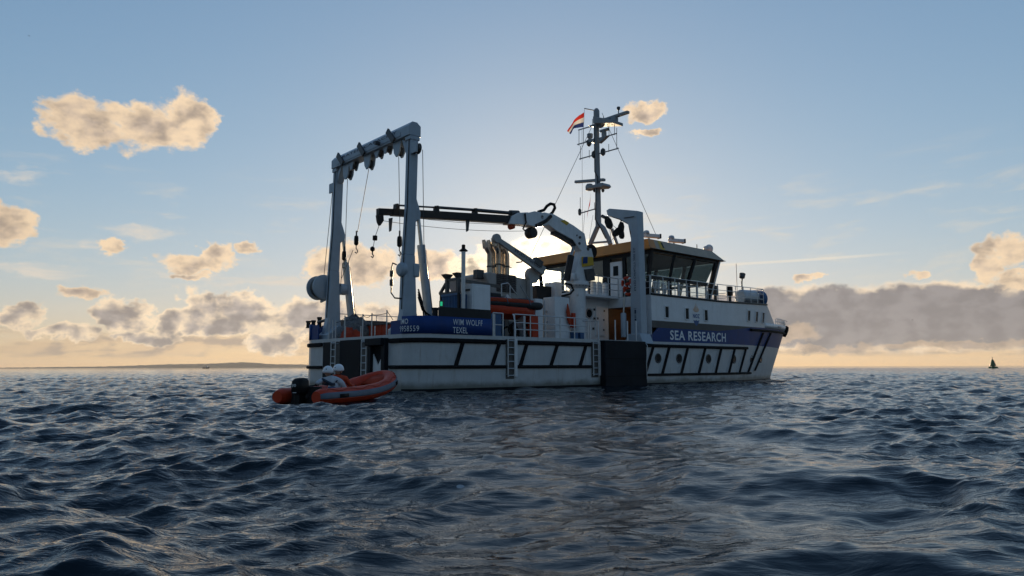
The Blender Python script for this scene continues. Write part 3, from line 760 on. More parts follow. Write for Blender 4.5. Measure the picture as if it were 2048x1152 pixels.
MB().tube([(13.1, -HB - 0.06, 2.3), (13.05, -HB - 0.42, 1.9), (12.98, -HB - 0.40, 1.0), (13.0, -HB - 0.4, 0.3)], 0.02).build('hanging_rope', 'galv', ship)

# stern panels: numbers are Y ranges on the transom
tr = lambda px: S(px, 690, X=0).y
def stern_panel(pa, pb, z0, z1, material='panel_dark', x=-0.06, name='stern_panel'):
    return MB().box(x, 0.015, tr(pb), tr(pa), z0, z1).build(name, material, ship, bevel=0.015)
stern_panel(648.5, 665, -0.3, 1.99)
stern_panel(682, 723, -0.3, 2.03)
stern_panel(665.5, 681.5, -0.3, 2.0, 'band_grey', -0.02)
stern_panel(723.5, 742, -0.3, 2.0, 'band_grey', -0.02)
MB().box(-0.30, 0.02, tr(775), tr(742), 1.74, 2.02).build('stern_gate_beam', 'panel_dark', ship, bevel=0.02)
stern_panel(742.5, 748, -0.3, 1.74, x=-0.16); stern_panel(770, 777, -0.3, 2.02, x=-0.18)
stern_panel(748, 770, -0.3, 1.74, 'rubber', -0.01)
y0_, y1_ = tr(769), tr(749); ym = (y0_ + y1_) / 2
MB().prism([(y0_, 0.35), (y1_, 0.35), (y1_, 1.42), (ym, 0.98), (y0_, 1.42)], 0, -0.05, -0.012).build('stern_gate_plate', 'steel_white', ship)
for pa in (673.5, 735):
    ladder('stern_ladder', (-0.02, tr(pa), 0), (0, 1, 0), 0.15, 2.0, 7, (-0.14, 0, 0), ship, w=0.38, r=0.026)
posts = [(659, 636), (666, 640), (672, 641), (690, 631), (726, 628), (744, 626), (774, 620), (691, 652), (750, 652), (722, 652)]
for px, py in posts:
    p = S(px, py, X=0.05); MB().tube([(0.05, p.y, 2.0), (0.05, p.y, p.z)], 0.026).build('stern_rail_post', 'galv', ship)
def sag(p, q, d, n=9):
    p, q = Vector(p), Vector(q)
    return [p.lerp(q, k / (n - 1)) - Vector((0, 0, d * 4 * (k / (n - 1)) * (1 - k / (n - 1)))) for k in range(n)]
for (a, ay), (b, by), d in (((672, 645), (690, 635), .05), ((690, 640), (726, 632), .06), ((726, 630), (744, 628), .12), ((744, 629), (774, 626), .04), ((774, 622), (786, 640), 0.0)):
    MB().tube(sag(S(a, ay, X=0.05), S(b, by, X=0.05), d), 0.012, 6).build('chain', 'wire', ship)

# ------------------------------------------------------------------ stern A-frame
XA = 0.86; YS = {1: 3.23, -1: -2.97}; XB = XA - 0.14          # top and foot of the slightly forward-leaning legs
a_frame = empty('stern_frame', (0, 0, -2.1 * 0.028), parent=ship); a_frame.scale.z = 1.028
for s_ in (-1, 1):
    fr = MB()
    fr.prism([(XB - 0.21, 5.2), (XB + 0.23, 5.2), (XA + 0.15, 7.6), (XA + 0.19, 9.75), (XA - 0.19, 9.75), (XA - 0.24, 7.0)], 1, YS[s_] - 0.16, YS[s_] + 0.16)
    fr.prism([(XB - 0.50, 2.1), (XB + 0.55, 2.1), (XB + 0.34, 3.0), (XB + 0.23, 5.2), (XB - 0.21, 5.2), (XB - 0.28, 3.0)], 1, YS[s_] - 0.175, YS[s_] + 0.175)
    fr.prism([(XA + 0.10, 6.45), (XA + 0.38, 6.72), (XA + 0.38, 6.92), (XA + 0.12, 7.6)], 1, YS[s_] - 0.10, YS[s_] + 0.10)      # lug for the cylinder
    fr.prism([((YS[s_] - s_ * 0.20), 9.7), ((YS[s_] - s_ * 0.62), 9.98), ((YS[s_] - s_ * 0.20), 9.2)], 0, XA - 0.16, XA + 0.16)               # knee
    fr.build('frame_leg', 'frame_grey', a_frame, bevel=0.025)
bm_ = MB()
bm_.prism([(XA - 0.28, 9.90), (XA + 0.28, 9.90), (XA + 0.28, 10.32), (XA + 0.10, 10.46), (XA - 0.12, 10.46), (XA - 0.28, 10.28)], 1, YS[-1] - 0.19, YS[1] + 0.19)
beam = bm_.build('cross_beam', 'frame_grey', a_frame, bevel=0.02)
MB().box(XA - 0.305, XA - 0.281, YS[-1] + 0.45, YS[1] - 0.4, 9.98, 10.14).build('cable_tray', 'frame_grey', a_frame, bevel=0.005)
for s_ in (-1, 1):
    MB().box(XA - 0.23, XA + 0.23, YS[s_] - 0.19, YS[s_] + 0.19, 9.74, 9.89).build('leg_flange', 'frame_grey', a_frame, bevel=0.01)
    MB().tube([(XA - 0.21, YS[s_] - 0.08, 9.75), (XA - 0.26, YS[s_] - 0.08, 7.0), (XB - 0.24, YS[s_] - 0.08, 5.2), (XB - 0.31, YS[s_] - 0.08, 3.1)], 0.018, 6).build('cable', 'hose', a_frame)
lettering('RATED CAPACITY', a_frame, 'text_dark', lambda u, v: Vector((XA - 0.284, 2.35 - u, 10.16 + v)), 4.6, 0.12, bold=0.01)
# hydraulic rams
for s_ in (-1, 1):
    y = YS[s_]
    top = Vector((XA + 0.32, y, 6.80)); bot = Vector((1.78, y, 2.55)); d = (bot - top).normalized(); L_ = (bot - top).length
    ram = MB().lathe([(0.16, 0), (0.165, 0.04), (0.165, L_ - 1.20), (0.15, L_ - 1.15)], top + d * 1.15, d, 14).build('ram', 'frame_grey', a_frame)
    MB().tube([top, top + d * 1.2], 0.075, 12).build('ram_rod', 'steel', ram)
    MB().tube([top + d * 1.35 + Vector((.20, 0, 0.02)), top + d * 2.6 + Vector((.21, 0, 0)), bot - d * 0.55 + Vector((.22, 0, 0))], 0.022, 6).build('ram_pipe', 'dark_steel', ram)
    MB().prism([(1.55, 2.0), (2.05, 2.0), (1.9, 2.75), (1.66, 2.75)], 1, y - 0.13, y + 0.13).build('ram_foot', 'frame_grey', a_frame, bevel=0.02)
    # plinth under the leg, with the sloping plate behind the bulwark
    MB().prism([(XA - 0.62, 2.0), (XA + 0.95, 2.0), (XA + 0.62, 2.62), (XA - 0.10, 2.78), (XA - 0.62, 2.35)], 1, y - 0.42 if s_ < 0 else y - 0.62, y + 0.62 if s_ < 0 else y + 0.42).build('frame_plinth', 'frame_grey', ship, bevel=0.02)
# sheaves and guide plates under and across the beam
def sheave(y, drop, tilt, big=1.0, plate=True):
    c = Vector((XA - 0.05, y, 9.88 - drop))
    o = MB().prism([(y - 0.28 * big, 9.90), (y + 0.28 * big, 9.90), (y + 0.20 * big, 9.88 - drop - 0.05), (y + 0.06, 9.88 - drop - 0.24), (y - 0.06, 9.88 - drop - 0.24), (y - 0.20 * big, 9.88 - drop - 0.05)], 0, XA - 0.16, XA - 0.10).build('sheave_block', 'frame_grey', a_frame, bevel=0.01)
    MB().prism([(y - 0.28 * big, 9.90), (y + 0.28 * big, 9.90), (y + 0.20 * big, 9.88 - drop - 0.05), (y + 0.06, 9.88 - drop - 0.24), (y - 0.06, 9.88 - drop - 0.24), (y - 0.20 * big, 9.88 - drop - 0.05)], 0, XA + 0.08, XA + 0.14).build('cheek', 'frame_grey', o, bevel=0.01)
    MB().lathe([(0.17, -0.09), (0.19, -0.08), (0.15, -0.02), (0.15, 0.02), (0.19, 0.08), (0.17, 0.09)], c, (1, 0, 0), 18).build('wheel', 'dark_steel', o)
    if plate:
        M = Matrix.Translation((XA - 0.34, y + 0.16, 10.12)) @ Matrix.Rotation(R(-tilt - 8), 4, 'X')
        MB().box(-0.05, 0.03, -0.12, 0.12, -0.34, 0.40, M).build('guide_plate', 'dark_steel', a_frame, bevel=0.01)
for y, dr, ti, bg, pl in ((2.25, 0.42, 38, 1.1, True), (0.35, 0.36, 34, 1.05, True), (-2.05, 0.36, 36, 1.1, True), (-0.45, 0.05, 0, 0.8, False), (-1.15, 0.02, 0, 0.7, False), (1.75, 0.10, 0, 0.8, False)):
    sheave(y, dr, ti, bg, pl)
MB().box(XB - 0.38, XA - 0.30, -1.0, -0.86, 9.98, 10.12).build('junction_box', 'dark_steel', a_frame, bevel=0.01)
for s_, dz in ((-1, 9.35), (1, 9.05)):       # outboard lead sheaves at the leg tops
    o = MB().lathe([(0.20, -0.08), (0.22, -0.07), (0.18, 0), (0.22, 0.07), (0.20, 0.08)], (XA, (YS[s_] + s_ * 0.36), dz), (1, 0, 0), 16).build('lead_sheave', 'dark_steel', a_frame)
    MB().box(XA - 0.18, XA - 0.11, (YS[s_] + s_ * 0.36) - 0.2, (YS[s_] + s_ * 0.36) + 0.2, dz - 0.2, dz + 0.24).build('lead_bracket', 'frame_grey', a_frame, bevel=0.01)
# winches on the legs
wp = Vector((XB - 0.30, YS[1] + 0.12, 4.50))
o = MB().lathe([(0.52, 0.0), (0.55, 0.02), (0.55, 0.10), (0.36, 0.12), (0.36, 0.62), (0.55, 0.64), (0.55, 0.72), (0.52, 0.74)], wp + Vector((0, 0.10, 0)), (0, 1, 0), 24).build('winch', 'frame_grey', a_frame)
MB().lathe([(0.44, 0.0), (0.46, 0.02), (0.46, 0.48), (0.44, 0.50)], wp + Vector((0, 0.13, 0)), (0, 1, 0), 24).build('rope_drum', 'band_grey', o)
MB().lathe([(0.50, 0.0), (0.50, 0.05)], wp + Vector((0, 0.86, 0)), (0, 1, 0), 24).build('drum_flange', 'dark_steel', o)
MB().lathe([(0.24, -0.3), (0.26, -0.28), (0.26, 0.0), (0.2, 0.02)], (XA + 0.45, YS[1] - 0.05, 4.42), (1, 0, 0), 16).build('winch_motor', 'frame_grey', o)
MB().prism([(YS[1] - 0.1, 4.0), (YS[1] + 0.9, 3.85), (YS[1] + 0.9, 3.95), (YS[1] - 0.1, 4.6)], 0, XA - 0.30, XA - 0.22).build('winch_bracket', 'frame_grey', o)
wp = Vector((XB - 0.22, YS[-1], 4.62))
o = MB().lathe([(0.26, -0.06), (0.28, 0), (0.28, 0.10), (0.22, 0.18), (0.10, 0.2)], wp, (-1, 0, 0), 20).build('winch', 'frame_grey', a_frame)
MB().box(XB + 0.15, XB + 0.42, YS[-1] - 0.24, YS[-1] + 0.26, 4.36, 4.88).build('winch_gear', 'frame_grey', o, bevel=0.05)
MB().tube([(XB - 0.38, YS[-1] + 0.22, 4.82), (XB - 0.42, YS[-1] + 0.42, 4.9), (XB - 0.42, YS[-1] + 0.50, 4.72), (XB - 0.42, YS[-1] + 0.50, 3.75), (XB - 0.38, YS[-1] + 0.3, 3.55), (XA - 0.35, YS[-1] - 0.1, 3.5)], 0.03, 8).build('winch_pipe', 'dark_steel', o)
for z in (4.15, 4.5): MB().lathe([(0.06, -0.12), (0.07, -0.1), (0.07, 0.1), (0.06, 0.12)], (XB - 0.42, YS[-1] + 0.50, z), (0, 0, 1), 10).build('valve', 'dark_steel', o)
for k in range(4):
    MB().tube([(XA + 0.22, YS[-1] - 0.22, 3.9 - 0.1 * k), (XA + 0.40, YS[-1] - 0.25, 3.4 - 0.1 * k), (XA + 0.50 + 0.12 * k, YS[-1] - 0.2, 2.9), (XA + 0.62 + 0.12 * k, YS[-1], 2.5)], 0.03, 7).build('hydraulic_hose', 'hose', a_frame)
# wires hanging from the frame
def wire(p, q, r=0.014, parent=a_frame, name='wire', d=0.0):
    return MB().tube(sag(p, q, d) if d else [p, q], r, 6).build(name, 'wire', parent)
sx = XA - 0.05
wire((sx, 2.25, 9.25), S(690, 508, X=1.2)); wire((sx, 0.35, 9.3), S(715, 470, X=1.0)); wire((sx, -2.05, 9.3), S(800, 482, X=0.6))
wire((XA, YS[1] + 0.55, 9.0), (XA - 0.3, YS[1] + 0.6, 4.95)); wire((XA + 0.16, YS[-1] - 0.50, 9.3), (XA + 0.4, YS[-1] - 0.35, 4.9))
def hook_block(p, parent=a_frame):
    p = Vector(p)
    o = MB().lathe([(0.03, 0.22), (0.09, 0.18), (0.105, 0.05), (0.10, -0.16), (0.05, -0.22)], p, (0, 0, 1), 12).build('weight', 'hose', parent)
    MB().tube([p + Vector((0, 0, 0.42)), p + Vector((0, 0, 0.2))], 0.035, 8).build('socket', 'dark_steel', o)
    MB().tube([p + Vector((0, 0, -0.2)), p + Vector((0, 0, -0.36)), p + Vector((0.06, 0, -0.42)), p + Vector((0.08, 0, -0.50)), p + Vector((0.02, 0, -0.57)), p + Vector((-0.06, 0, -0.52))], 0.022, 8).build('hook', 'dark_steel', o)
hook_block(S(688, 516, X=1.2)); hook_block(S(712.5, 486, X=1.0)); hook_block(S(799, 488, X=0.6))
wire(S(706, 505, X=1.0), S(683, 560, X=0.8)); wire(S(685, 530, X=1.2), S(681, 575, X=0.8)); wire(S(799, 500, X=0.6), S(801, 530, X=0.4))

# ------------------------------------------------------------------ bollards, stern gear
def bollard(x, y, z0, r=0.11, hh=0.5):
    MB().lathe([(r * 1.3, 0), (r * 1.3, 0.03), (r, 0.04), (r, hh - 0.08), (r * 1.25, hh - 0.07), (r * 1.25, hh), (r, hh + 0.01)], (x, y, z0), (0, 0, 1), 14).build('bollard', 'bulwark_dark', ship)
for x in (1.15, 1.62): bollard(x, -4.25, 2.72, 0.11, 0.42)
for px in (617, 627, 639):
    p = S(px, 648, X=0.7); bollard(0.7, p.y, 2.78, 0.10, 0.34 if px < 635 else 0.46)
MB().box(1.4, 3.6, 3.1, 4.5, 2.0, 3.1).build('deck_machinery', 'dark_steel', ship, bevel=0.05)
MB().tube([(0.6, 4.35, 3.0), (0.6, 3.7, 3.05)], 0.07, 8).build('fairlead', 'dark_steel', ship)
# ------------------------------------------------------------------ midship casing, funnel and houses
YW = S(1217, 640, X=14.0).y
mb = MB(); mb.box(S(1146, 620, Y=YW).x, 13.995, YW, 2.28, 2.0, 4.46); casing = mb.build('deck_house', 'house_white', ship, bevel=0.03)
plat = MB().box(S(1156, 590, Y=YW - 0.75).x, 13.99, YW - 0.75, 3.25, 4.40, 4.52).build('platform', 'house_white', ship, bevel=0.01)
def wall_plate(pa, pb, ya, yb, name, material, d=0.03, parent=casing, bevel=0.01):
    a, b = S(pa, ya, Y=YW), S(pb, yb, Y=YW)
    return MB().box(a.x, b.x, YW - d, YW + 0.01, b.z, a.z).build(name, material, parent, bevel=bevel)
wall_plate(1190, 1208, 613, 672, 'door', 'house_white', 0.05)
p = S(1178, 627, Y=YW)
o = MB().lathe([(0.21, 0), (0.21, 0.03), (0.27, 0.05), (0.28, 0.0)], (p.x, YW, p.z), (0, -1, 0), 20).build('round_window', 'galv', casing)
MB().lathe([(0.21, 0), (0.21, 0.015)], (p.x, YW - 0.005, p.z), (0, -1, 0), 20).build('glass', 'glass_dark', o)
for px, py in ((1188, 619), (1188, 637), (1194, 637), (1186, 657), (1207, 622), (1206, 640), (1206, 660), (1160, 607)):
    p = S(px, py, Y=YW); MB().box(p.x - 0.05, p.x + 0.05, YW - 0.07, YW, p.z - 0.05, p.z + 0.05).build('fitting', 'dark_steel', casing, bevel=0.01)
# doorway in the aft wall of the upper house, lit inside
rm = MB()
rm.box(14.02, 15.9, DY0, DY0 + .05, 2.03, 3.95); rm.box(14.02, 15.9, DY1 - .05, DY1, 2.03, 3.95); rm.box(15.9, 15.95, DY1 - .05, DY0 + .05, 2.03, 3.95); rm.box(14.02, 15.9, DY1 - .05, DY0 + .05, 3.96, 4.0)
rm.build('lobby', 'wood_warm', ship)
MB().box(14.5, 15.5, DY1 + .22, DY1 + .32, 3.84, 3.92).build('lobby_lamp', 'lamp_lit', ship)
ll = bpy.data.lights.new('lobby_light', 'POINT'); ll.energy = 0.25; ll.color = (1, 0.62, 0.3); ll.shadow_soft_size = 0.1
lo_ = bpy.data.objects.new('lobby_light', ll); COL.objects.link(lo_); lo_.parent = ship; lo_.location = (14.8, DY1 + .5, 3.6)
MB().box(13.96, 13.995, DY1 - .08, DY1, 2.03, 4.03).box(13.96, 13.995, DY1, DY0 - .01, 3.95, 4.03).build('door_frame', 'house_white', ship)
# cabinets and lockers beside the casing
def cabinet(pa, pb, ytop, z0, Y, depth, name, material, zt=None):
    a, b = S(pa, ytop, Y=Y), S(pb, ytop, Y=Y)
    return MB().box(a.x, b.x, Y, Y + depth, z0, zt or a.z).build(name, material, ship, bevel=0.025)
cabinet(1110, 1139, 593, 2.08, -2.9, 0.8, 'cabinet', 'house_white')
cabinet(1071, 1086, 597, 2.02, -2.6, 0.9, 'cabinet', 'house_white')
cabinet(1088, 1108, 600, 2.02, -2.2, 0.7, 'vent_trunk', 'galv')
for z in (2.5, 3.0, 3.5): MB().tube([S(1092, 600, Y=-2.35).xyz * Vector((1, 1, 0)) if False else Vector((S(1092, 600, Y=-2.35).x, -2.35, z)), Vector((S(1106, 600, Y=-2.35).x, -2.35, z + 0.12))], 0.05, 8).build('deck_pipe', 'galv', ship)
p = S(1150, 664, Y=-3.0)
for px in (1153, 1165): 
    q_ = S(px, 668, Y=-3.2); MB().box(q_.x - 0.13, q_.x + 0.13, -3.2, -2.9, 2.02, 2.55).build('deck_box', 'container_blue', ship, bevel=0.03)
# funnel house with louvres and five exhausts
fx0, fx1 = S(982, 545, Y=-2.0).x, S(1057, 550, Y=-2.0).x
fun = MB(); fun.prism([(fx0 - 0.28, 4.95), (fx0, 4.45), (fx0, 2.0), (fx1, 2.0), (fx1, 5.02), (fx0 - 0.1, 5.16), (fx0 - 0.28, 5.08)], 1, -2.0, 1.0)
funnel = fun.build('funnel', 'funnel_backlit_grey', ship, bevel=0.04)
ga, gb = S(993, 547, Y=-2.0), S(1031, 586, Y=-2.0)
gr = MB().box(ga.x, gb.x, -2.012, -1.98, gb.z, ga.z).build('louvre_back', 'hose', funnel)
me = MB().box(0, gb.x - ga.x, -0.05, 0.0, -0.012, 0.045, Matrix.Rotation(R(25), 4, 'X')).mesh('louvre_slat', 'louvre')
for k in range(9): obj_of('louvre_slat', me, funnel, (ga.x, -2.012, gb.z + 0.05 + k * (ga.z - gb.z - 0.07) / 8.6))
MB().box((ga.x + gb.x) / 2 - 0.02, (ga.x + gb.x) / 2 + 0.02, -2.075, -2.01, gb.z, ga.z).build('louvre_post', 'louvre', funnel)
for k, (px, tp) in enumerate(((979, 496), (988, 496), (997, 492), (1005, 494), (1014, 497))):
    p, q_ = S(px, tp + 12, Y=-1.6 + 0.25 * (k % 2)), S(px, 548, Y=-1.6 + 0.25 * (k % 2))
    o = MB().tube([(p.x, p.y, 4.95), (p.x, p.y, p.z), (p.x - 0.06, p.y, p.z + 0.10), (p.x - 0.24, p.y, p.z + 0.34)], 0.115, 14).build('exhaust_pipe', 'pipe_steel', funnel)
    MB().lathe([(0.13, 0), (0.135, 0.02), (0.135, 0.05), (0.13, 0.07)], (p.x, p.y, p.z - 0.62), (0, 0, 1), 14).build('pipe_clamp', 'dark_steel', funnel)
    MB().prism([(p.x - 0.30, p.z + 0.22), (p.x - 0.14, p.z + 0.36), (p.x - 0.36, p.z + 0.62)], 1, p.y - 0.115, p.y + 0.115).build('rain_cowl', 'pipe_steel', funnel)
    MB().tube([(p.x, p.y, p.z - 0.6), (p.x + 0.3, p.y + 0.02, p.z - 0.6)], 0.02, 6).build('pipe_strut', 'dark_steel', funnel)
MB().box(S(960, 545, Y=-2.0).x, S(974, 545, Y=-2.0).x, -1.8, -1.5, 4.85, 5.25, None).build('flood_light', 'dark_steel', ship, bevel=0.02)
MB().box(S(962, 560, Y=-2.0).x, S(972, 560, Y=-2.0).x, -1.9, -1.6, 4.35, 4.5).build('flood_light', 'dark_steel', ship, bevel=0.02)
# stair with handrails behind the rescue boat
for (a, b) in (((1003, 568), (1016, 566)), ((1016, 566), (1034, 590)), ((1040, 570), (1058, 600)), ((1003, 568), (1003, 592)), ((1020, 572), (1020, 594))):
    MB().tube([S(*a, Y=-2.35), S(*b, Y=-2.35)], 0.028, 7).build('stair_handrail', 'galv', ship)
MB().bar(S(1012, 592, Y=-2.3), S(1044, 626, Y=-2.3), 0.06, 0.22).build('stair_stringer', 'steel_white', ship)
MB().box(S(1010, 595, Y=-2.2).x, S(1060, 600, Y=-2.2).x, -2.3, -1.6, 3.95, 4.02).build('stair_landing', 'deck_grey', ship)
a, b = S(1071, 570, Y=-1.2), S(1098, 600, Y=-1.2)
MB().box(a.x + 0.1, b.x + 0.2, -1.2, 0.4, 2.1, a.z).build('winch_cover', 'bulwark_dark', ship, bevel=0.04)
a, b = S(1111, 563, Y=-1.5), S(1124, 590, Y=-1.5)
MB().box(a.x, b.x, -1.5, -0.7, 3.4, a.z).build('control_cabinet', 'house_white', ship, bevel=0.03)
# provision jib pointing aft over the funnel
ja, jb = S(993, 478, Y=-2.4), S(1088, 543, Y=-2.4)
jib = MB(); jib.bar(jb, ja, 0.16, 0.42, h2=0.22, w2=0.14); jib = jib.build('jib_crane', 'funnel_backlit_grey', ship, bevel=0.015)
MB().lathe([(0.20, -0.1), (0.22, -0.06), (0.22, 0.06), (0.20, 0.1)], ja + Vector((0, 0, 0.02)), (0, 1, 0), 14).build('jib_sheave', 'funnel_backlit_grey', jib)
MB().lathe([(0.36, -0.14), (0.38, -0.1), (0.38, 0.1), (0.36, 0.14)], S(1064, 551, Y=-2.1), (0, 1, 0), 18).build('jib_winch', 'funnel_backlit_grey', jib)
MB().box(S(1055, 560, Y=-2.1).x, S(1060, 560, Y=-2.1).x, -2.3, -2.02, 2.0, 4.95).build('jib_post', 'funnel_backlit_grey', jib, bevel=0.03)
MB().bar(S(1068, 520, Y=-2.4), S(1082, 530, Y=-2.4), 0.25, 0.3).build('jib_drive', 'dark_steel', jib)
MB().tube([ja + Vector((0.05, 0, -0.1)), ja + Vector((0.05, 0, -0.42))], 0.012, 6).build('wire', 'wire', jib)
MB().lathe([(0.03, 0.1), (0.07, 0.05), (0.075, -0.08), (0.03, -0.16)], ja + Vector((0.05, 0, -0.5)), (0, 0, 1), 10).build('hook', 'dark_steel', jib)
MB().tube([S(1046, 519, Y=-2.4), S(1043, 524, Y=-2.4), S(1033, 525, Y=-2.4)], 0.03, 6).build('jib_lamp', 'dark_steel', jib)
dj = (ja - jb).normalized(); nj = Vector((0, -1, 0)); uj = nj.cross(dj).normalized() * -1
st = S(1030, 500, Y=-2.49)
lettering('RATED CAPACITY', jib, 'text_dark', lambda u, v: Vector(st) + (-dj) * u + Vector((dj.z, 0, -dj.x)) * -1 * (v - 0.08) + Vector((0, -0.01, 0)), 1.75, 0.15, bold=0.012)

# ------------------------------------------------------------------ knuckle-boom crane
CY = YW - 0.42; CX = S(1155, 570, Y=CY).x
crane = MB().lathe([(0.52, 0), (0.52, 0.05), (0.40, 0.09), (0.40, 2.75), (0.47, 2.80), (0.60, 2.92), (0.60, 3.02), (0.56, 3.04), (0.56, 3.12), (0.30, 3.14)], (CX, CY, 2.0), (0, 0, 1), 28).build('knuckle_crane', 'steel_white', ship)
me = MB().lathe([(0.028, 0), (0.028, 0.05)], (0, 0, 0), (0, 0, 1), 6).mesh('bolt', 'dark_steel')
for k in range(20): obj_of('bolt', me, crane, (CX + 0.56 * math.cos(k * math.pi / 10), CY + 0.56 * math.sin(k * math.pi / 10), 4.87))
C = lambda px, py, dy=0.0: (lambda v: (v.x, v.z))(S(px, py, Y=CY + dy))
def plate(pts, name, material, y0, y1, parent=crane, bevel=0.02):
    return MB().prism([C(*p) for p in pts], 1, CY + y0, CY + y1).build(name, material, parent, bevel=bevel)
plate([(1139, 566), (1172, 566), (1180, 515), (1176, 498), (1158, 498), (1152, 520)], 'crane_post', 'steel_white', -0.24, 0.24)
boom = plate([(1170, 503), (1163, 468), (1141, 452), (1102, 430), (1083, 426), (1074, 432), (1078, 450), (1090, 450), (1107, 463), (1140, 481), (1152, 498), (1160, 506)], 'main_boom', 'steel_white', -0.22, 0.22)
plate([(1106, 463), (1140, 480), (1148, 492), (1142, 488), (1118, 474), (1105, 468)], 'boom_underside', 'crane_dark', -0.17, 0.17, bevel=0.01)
for px, py, r in ((1153, 476, .07), (1152, 488, .07), (1077, 436, .09), (1169, 499, .09), (1147, 472, .035)):
    v = S(px, py, Y=CY); MB().lathe([(r, -0.26), (r, 0.26)], (v.x, CY, v.z), (0, 1, 0), 14).build('pivot_pin', 'dark_steel', crane)
MB().lathe([(0.34, -0.14), (0.36, -0.1), (0.36, 0.1), (0.34, 0.14)], (S(1181, 503, Y=CY).x, CY, S(1181, 503, Y=CY).z), (0, 1, 0), 20).build('cable_drum', 'hose', crane)
plate([(1156, 515), (1176, 515), (1178, 532), (1157, 535)], 'valve_box', 'yellow', -0.34, -0.22)
plate([(1156, 516), (1164, 515), (1164, 528), (1155, 529)], 'control_box', 'blue', -0.40, -0.34)
plate([(1160, 540), (1178, 538), (1180, 562), (1165, 564)], 'slew_motor', 'dark_steel', -0.36, -0.24)
for px in (1146, 1155): 
    v = S(px, 553, Y=CY - 0.3); MB().lathe([(0.09, -0.16), (0.11, -0.12), (0.11, 0.12), (0.09, 0.16)], v, (0, 0, 1), 12).build('accumulator', 'steel_white', crane)
v0, v1 = S(1142, 512, Y=CY), S(1133, 560, Y=CY)
rm_ = MB().tube([v0, v1], 0.17, 14).build('lift_ram', 'crane_dark', crane); MB().tube([S(1149, 488, Y=CY), v0], 0.075, 10).build('lift_rod', 'steel', rm_)
# outer boom: white housing, then telescoping dark sections
plate([(1048, 428), (1062, 424), (1092, 430), (1096, 440), (1088, 452), (1068, 456), (1050, 452), (1044, 442)], 'boom_head', 'steel_white', -0.26, 0.26)
plate([(1012, 448), (1018, 434), (1030, 427), (1050, 426), (1056, 452), (1012, 449)], 'boom_sleeve', 'steel_white', -0.24, 0.24)
tele = plate([(836, 421), (1018, 432), (1012, 447), (836, 436)], 'telescopic_boom', 'crane_dark', -0.17, 0.17)
MB().prism([C(*p) for p in ((783, 418), (838, 421.5), (838, 435), (783, 431.5))], 1, CY - 0.14, CY + 0.14).build('inner_section', 'crane_dark', tele, bevel=0.01)
MB().prism([C(*p) for p in ((755, 417), (785, 418.5), (785, 430.5), (755, 430))], 1, CY - 0.11, CY + 0.11).build('tip_section', 'crane_dark', tele, bevel=0.01)
def ram_line(a, b, r, nm): return MB().tube([S(*a, Y=CY), S(*b, Y=CY)], r, 10).build(nm, 'dark_steel', crane)
ram_line((794, 410.5), (872, 415), 0.04, 'extension_rod'); ram_line((870, 414.5), (948, 420), 0.065, 'extension_ram'); ram_line((948, 420), (1024, 426.5), 0.085, 'extension_ram'); ram_line((1020, 426.5), (1036, 427), 0.15, 'ram_head')
for px, ya, yb in ((792, 408, 420), (872, 412, 424), (949, 417, 430)): MB().prism([C(px - 3, yb), (C(px - 2.0, ya)), C(px + 2.0, ya), C(px + 4, yb)], 1, CY - 0.12, CY + 0.12).build('ram_bracket', 'crane_dark', crane)
for px in (779, 933):
    MB().prism([C(px - 2.5, 437), C(px + 4, 436), C(px + 1.5, 462), C(px - 1.8, 464)], 1, CY - 0.10, CY - 0.02).build('hanging_plate', 'dark_steel', crane, bevel=0.005)
v = S(1062, 466, Y=CY); MB().lathe([(0.24, -0.2), (0.26, -0.17), (0.26, 0.17), (0.24, 0.2)], v, (0, 1, 0), 18).build('crane_winch', 'crane_dark', crane)
v = S(1023, 453, Y=CY); MB().lathe([(0.13, -0.12), (0.14, 0.12)], v, (0, 1, 0), 14).build('guide_roller', 'orange_fade', crane)
MB().tube([S(1076, 424, Y=CY), S(1088, 420, Y=CY - .1), S(1094, 412, Y=CY - .12), S(1101, 407.5, Y=CY - .12), S(1108, 409, Y=CY - .1), S(1110, 416, Y=CY - .08), S(1105, 425, Y=CY), S(1098, 431, Y=CY + .1)], 0.075, 10).build('hydraulic_hose', 'hose', crane)
MB().tube([S(1050, 427, Y=CY - .3), S(1052, 445, Y=CY - .3), S(1046, 458, Y=CY - .3), S(1052, 462, Y=CY - .3)], 0.04, 8).build('hydraulic_hose', 'hose', crane)
MB().tube([S(1072, 452, Y=CY - .3), S(1092, 442, Y=CY - .3), S(1102, 432, Y=CY - .3)], 0.09, 8).build('knuckle_ram', 'crane_dark', crane)
MB().tube([S(1130, 567, Y=CY - .4), S(1142, 569, Y=CY - .5), S(1147, 580, Y=CY - .5), S(1140, 588, Y=CY - .5), S(1124, 592, Y=CY - .5)], 0.055, 8).build('hydraulic_hose', 'hose', crane)
wire(S(762, 441, Y=CY), S(1052, 462, Y=CY), 0.01, crane, d=0.14); wire(S(838, 437, Y=CY), S(1015, 449, Y=CY), 0.01, crane, d=0.05)
v = S(759, 440, Y=CY)
hb = MB().prism([C(753, 430), C(765, 430), C(766, 442), C(759, 452), C(755, 444)], 1, CY - 0.09, CY + 0.09).build('hook_sheave', 'crane_dark', crane, bevel=0.02)
wire(S(758, 452, Y=CY), S(750, 474, Y=CY), 0.012, crane); v = S(750, 476, Y=CY)
MB().lathe([(0.09, -0.09), (0.095, -0.08), (0.095, 0.08), (0.09, 0.09)], v, (0, 0, 1), 12).build('stop_weight', 'hose', crane)
wire(S(749, 480, Y=CY), S(746, 497, Y=CY), 0.012, crane); v = S(745, 498, Y=CY)
MB().lathe([(0.03, 0.1), (0.09, 0.05), (0.09, -0.05), (0.03, -0.1)], v, (0, 0, 1), 10).build('swivel', 'hose', crane)
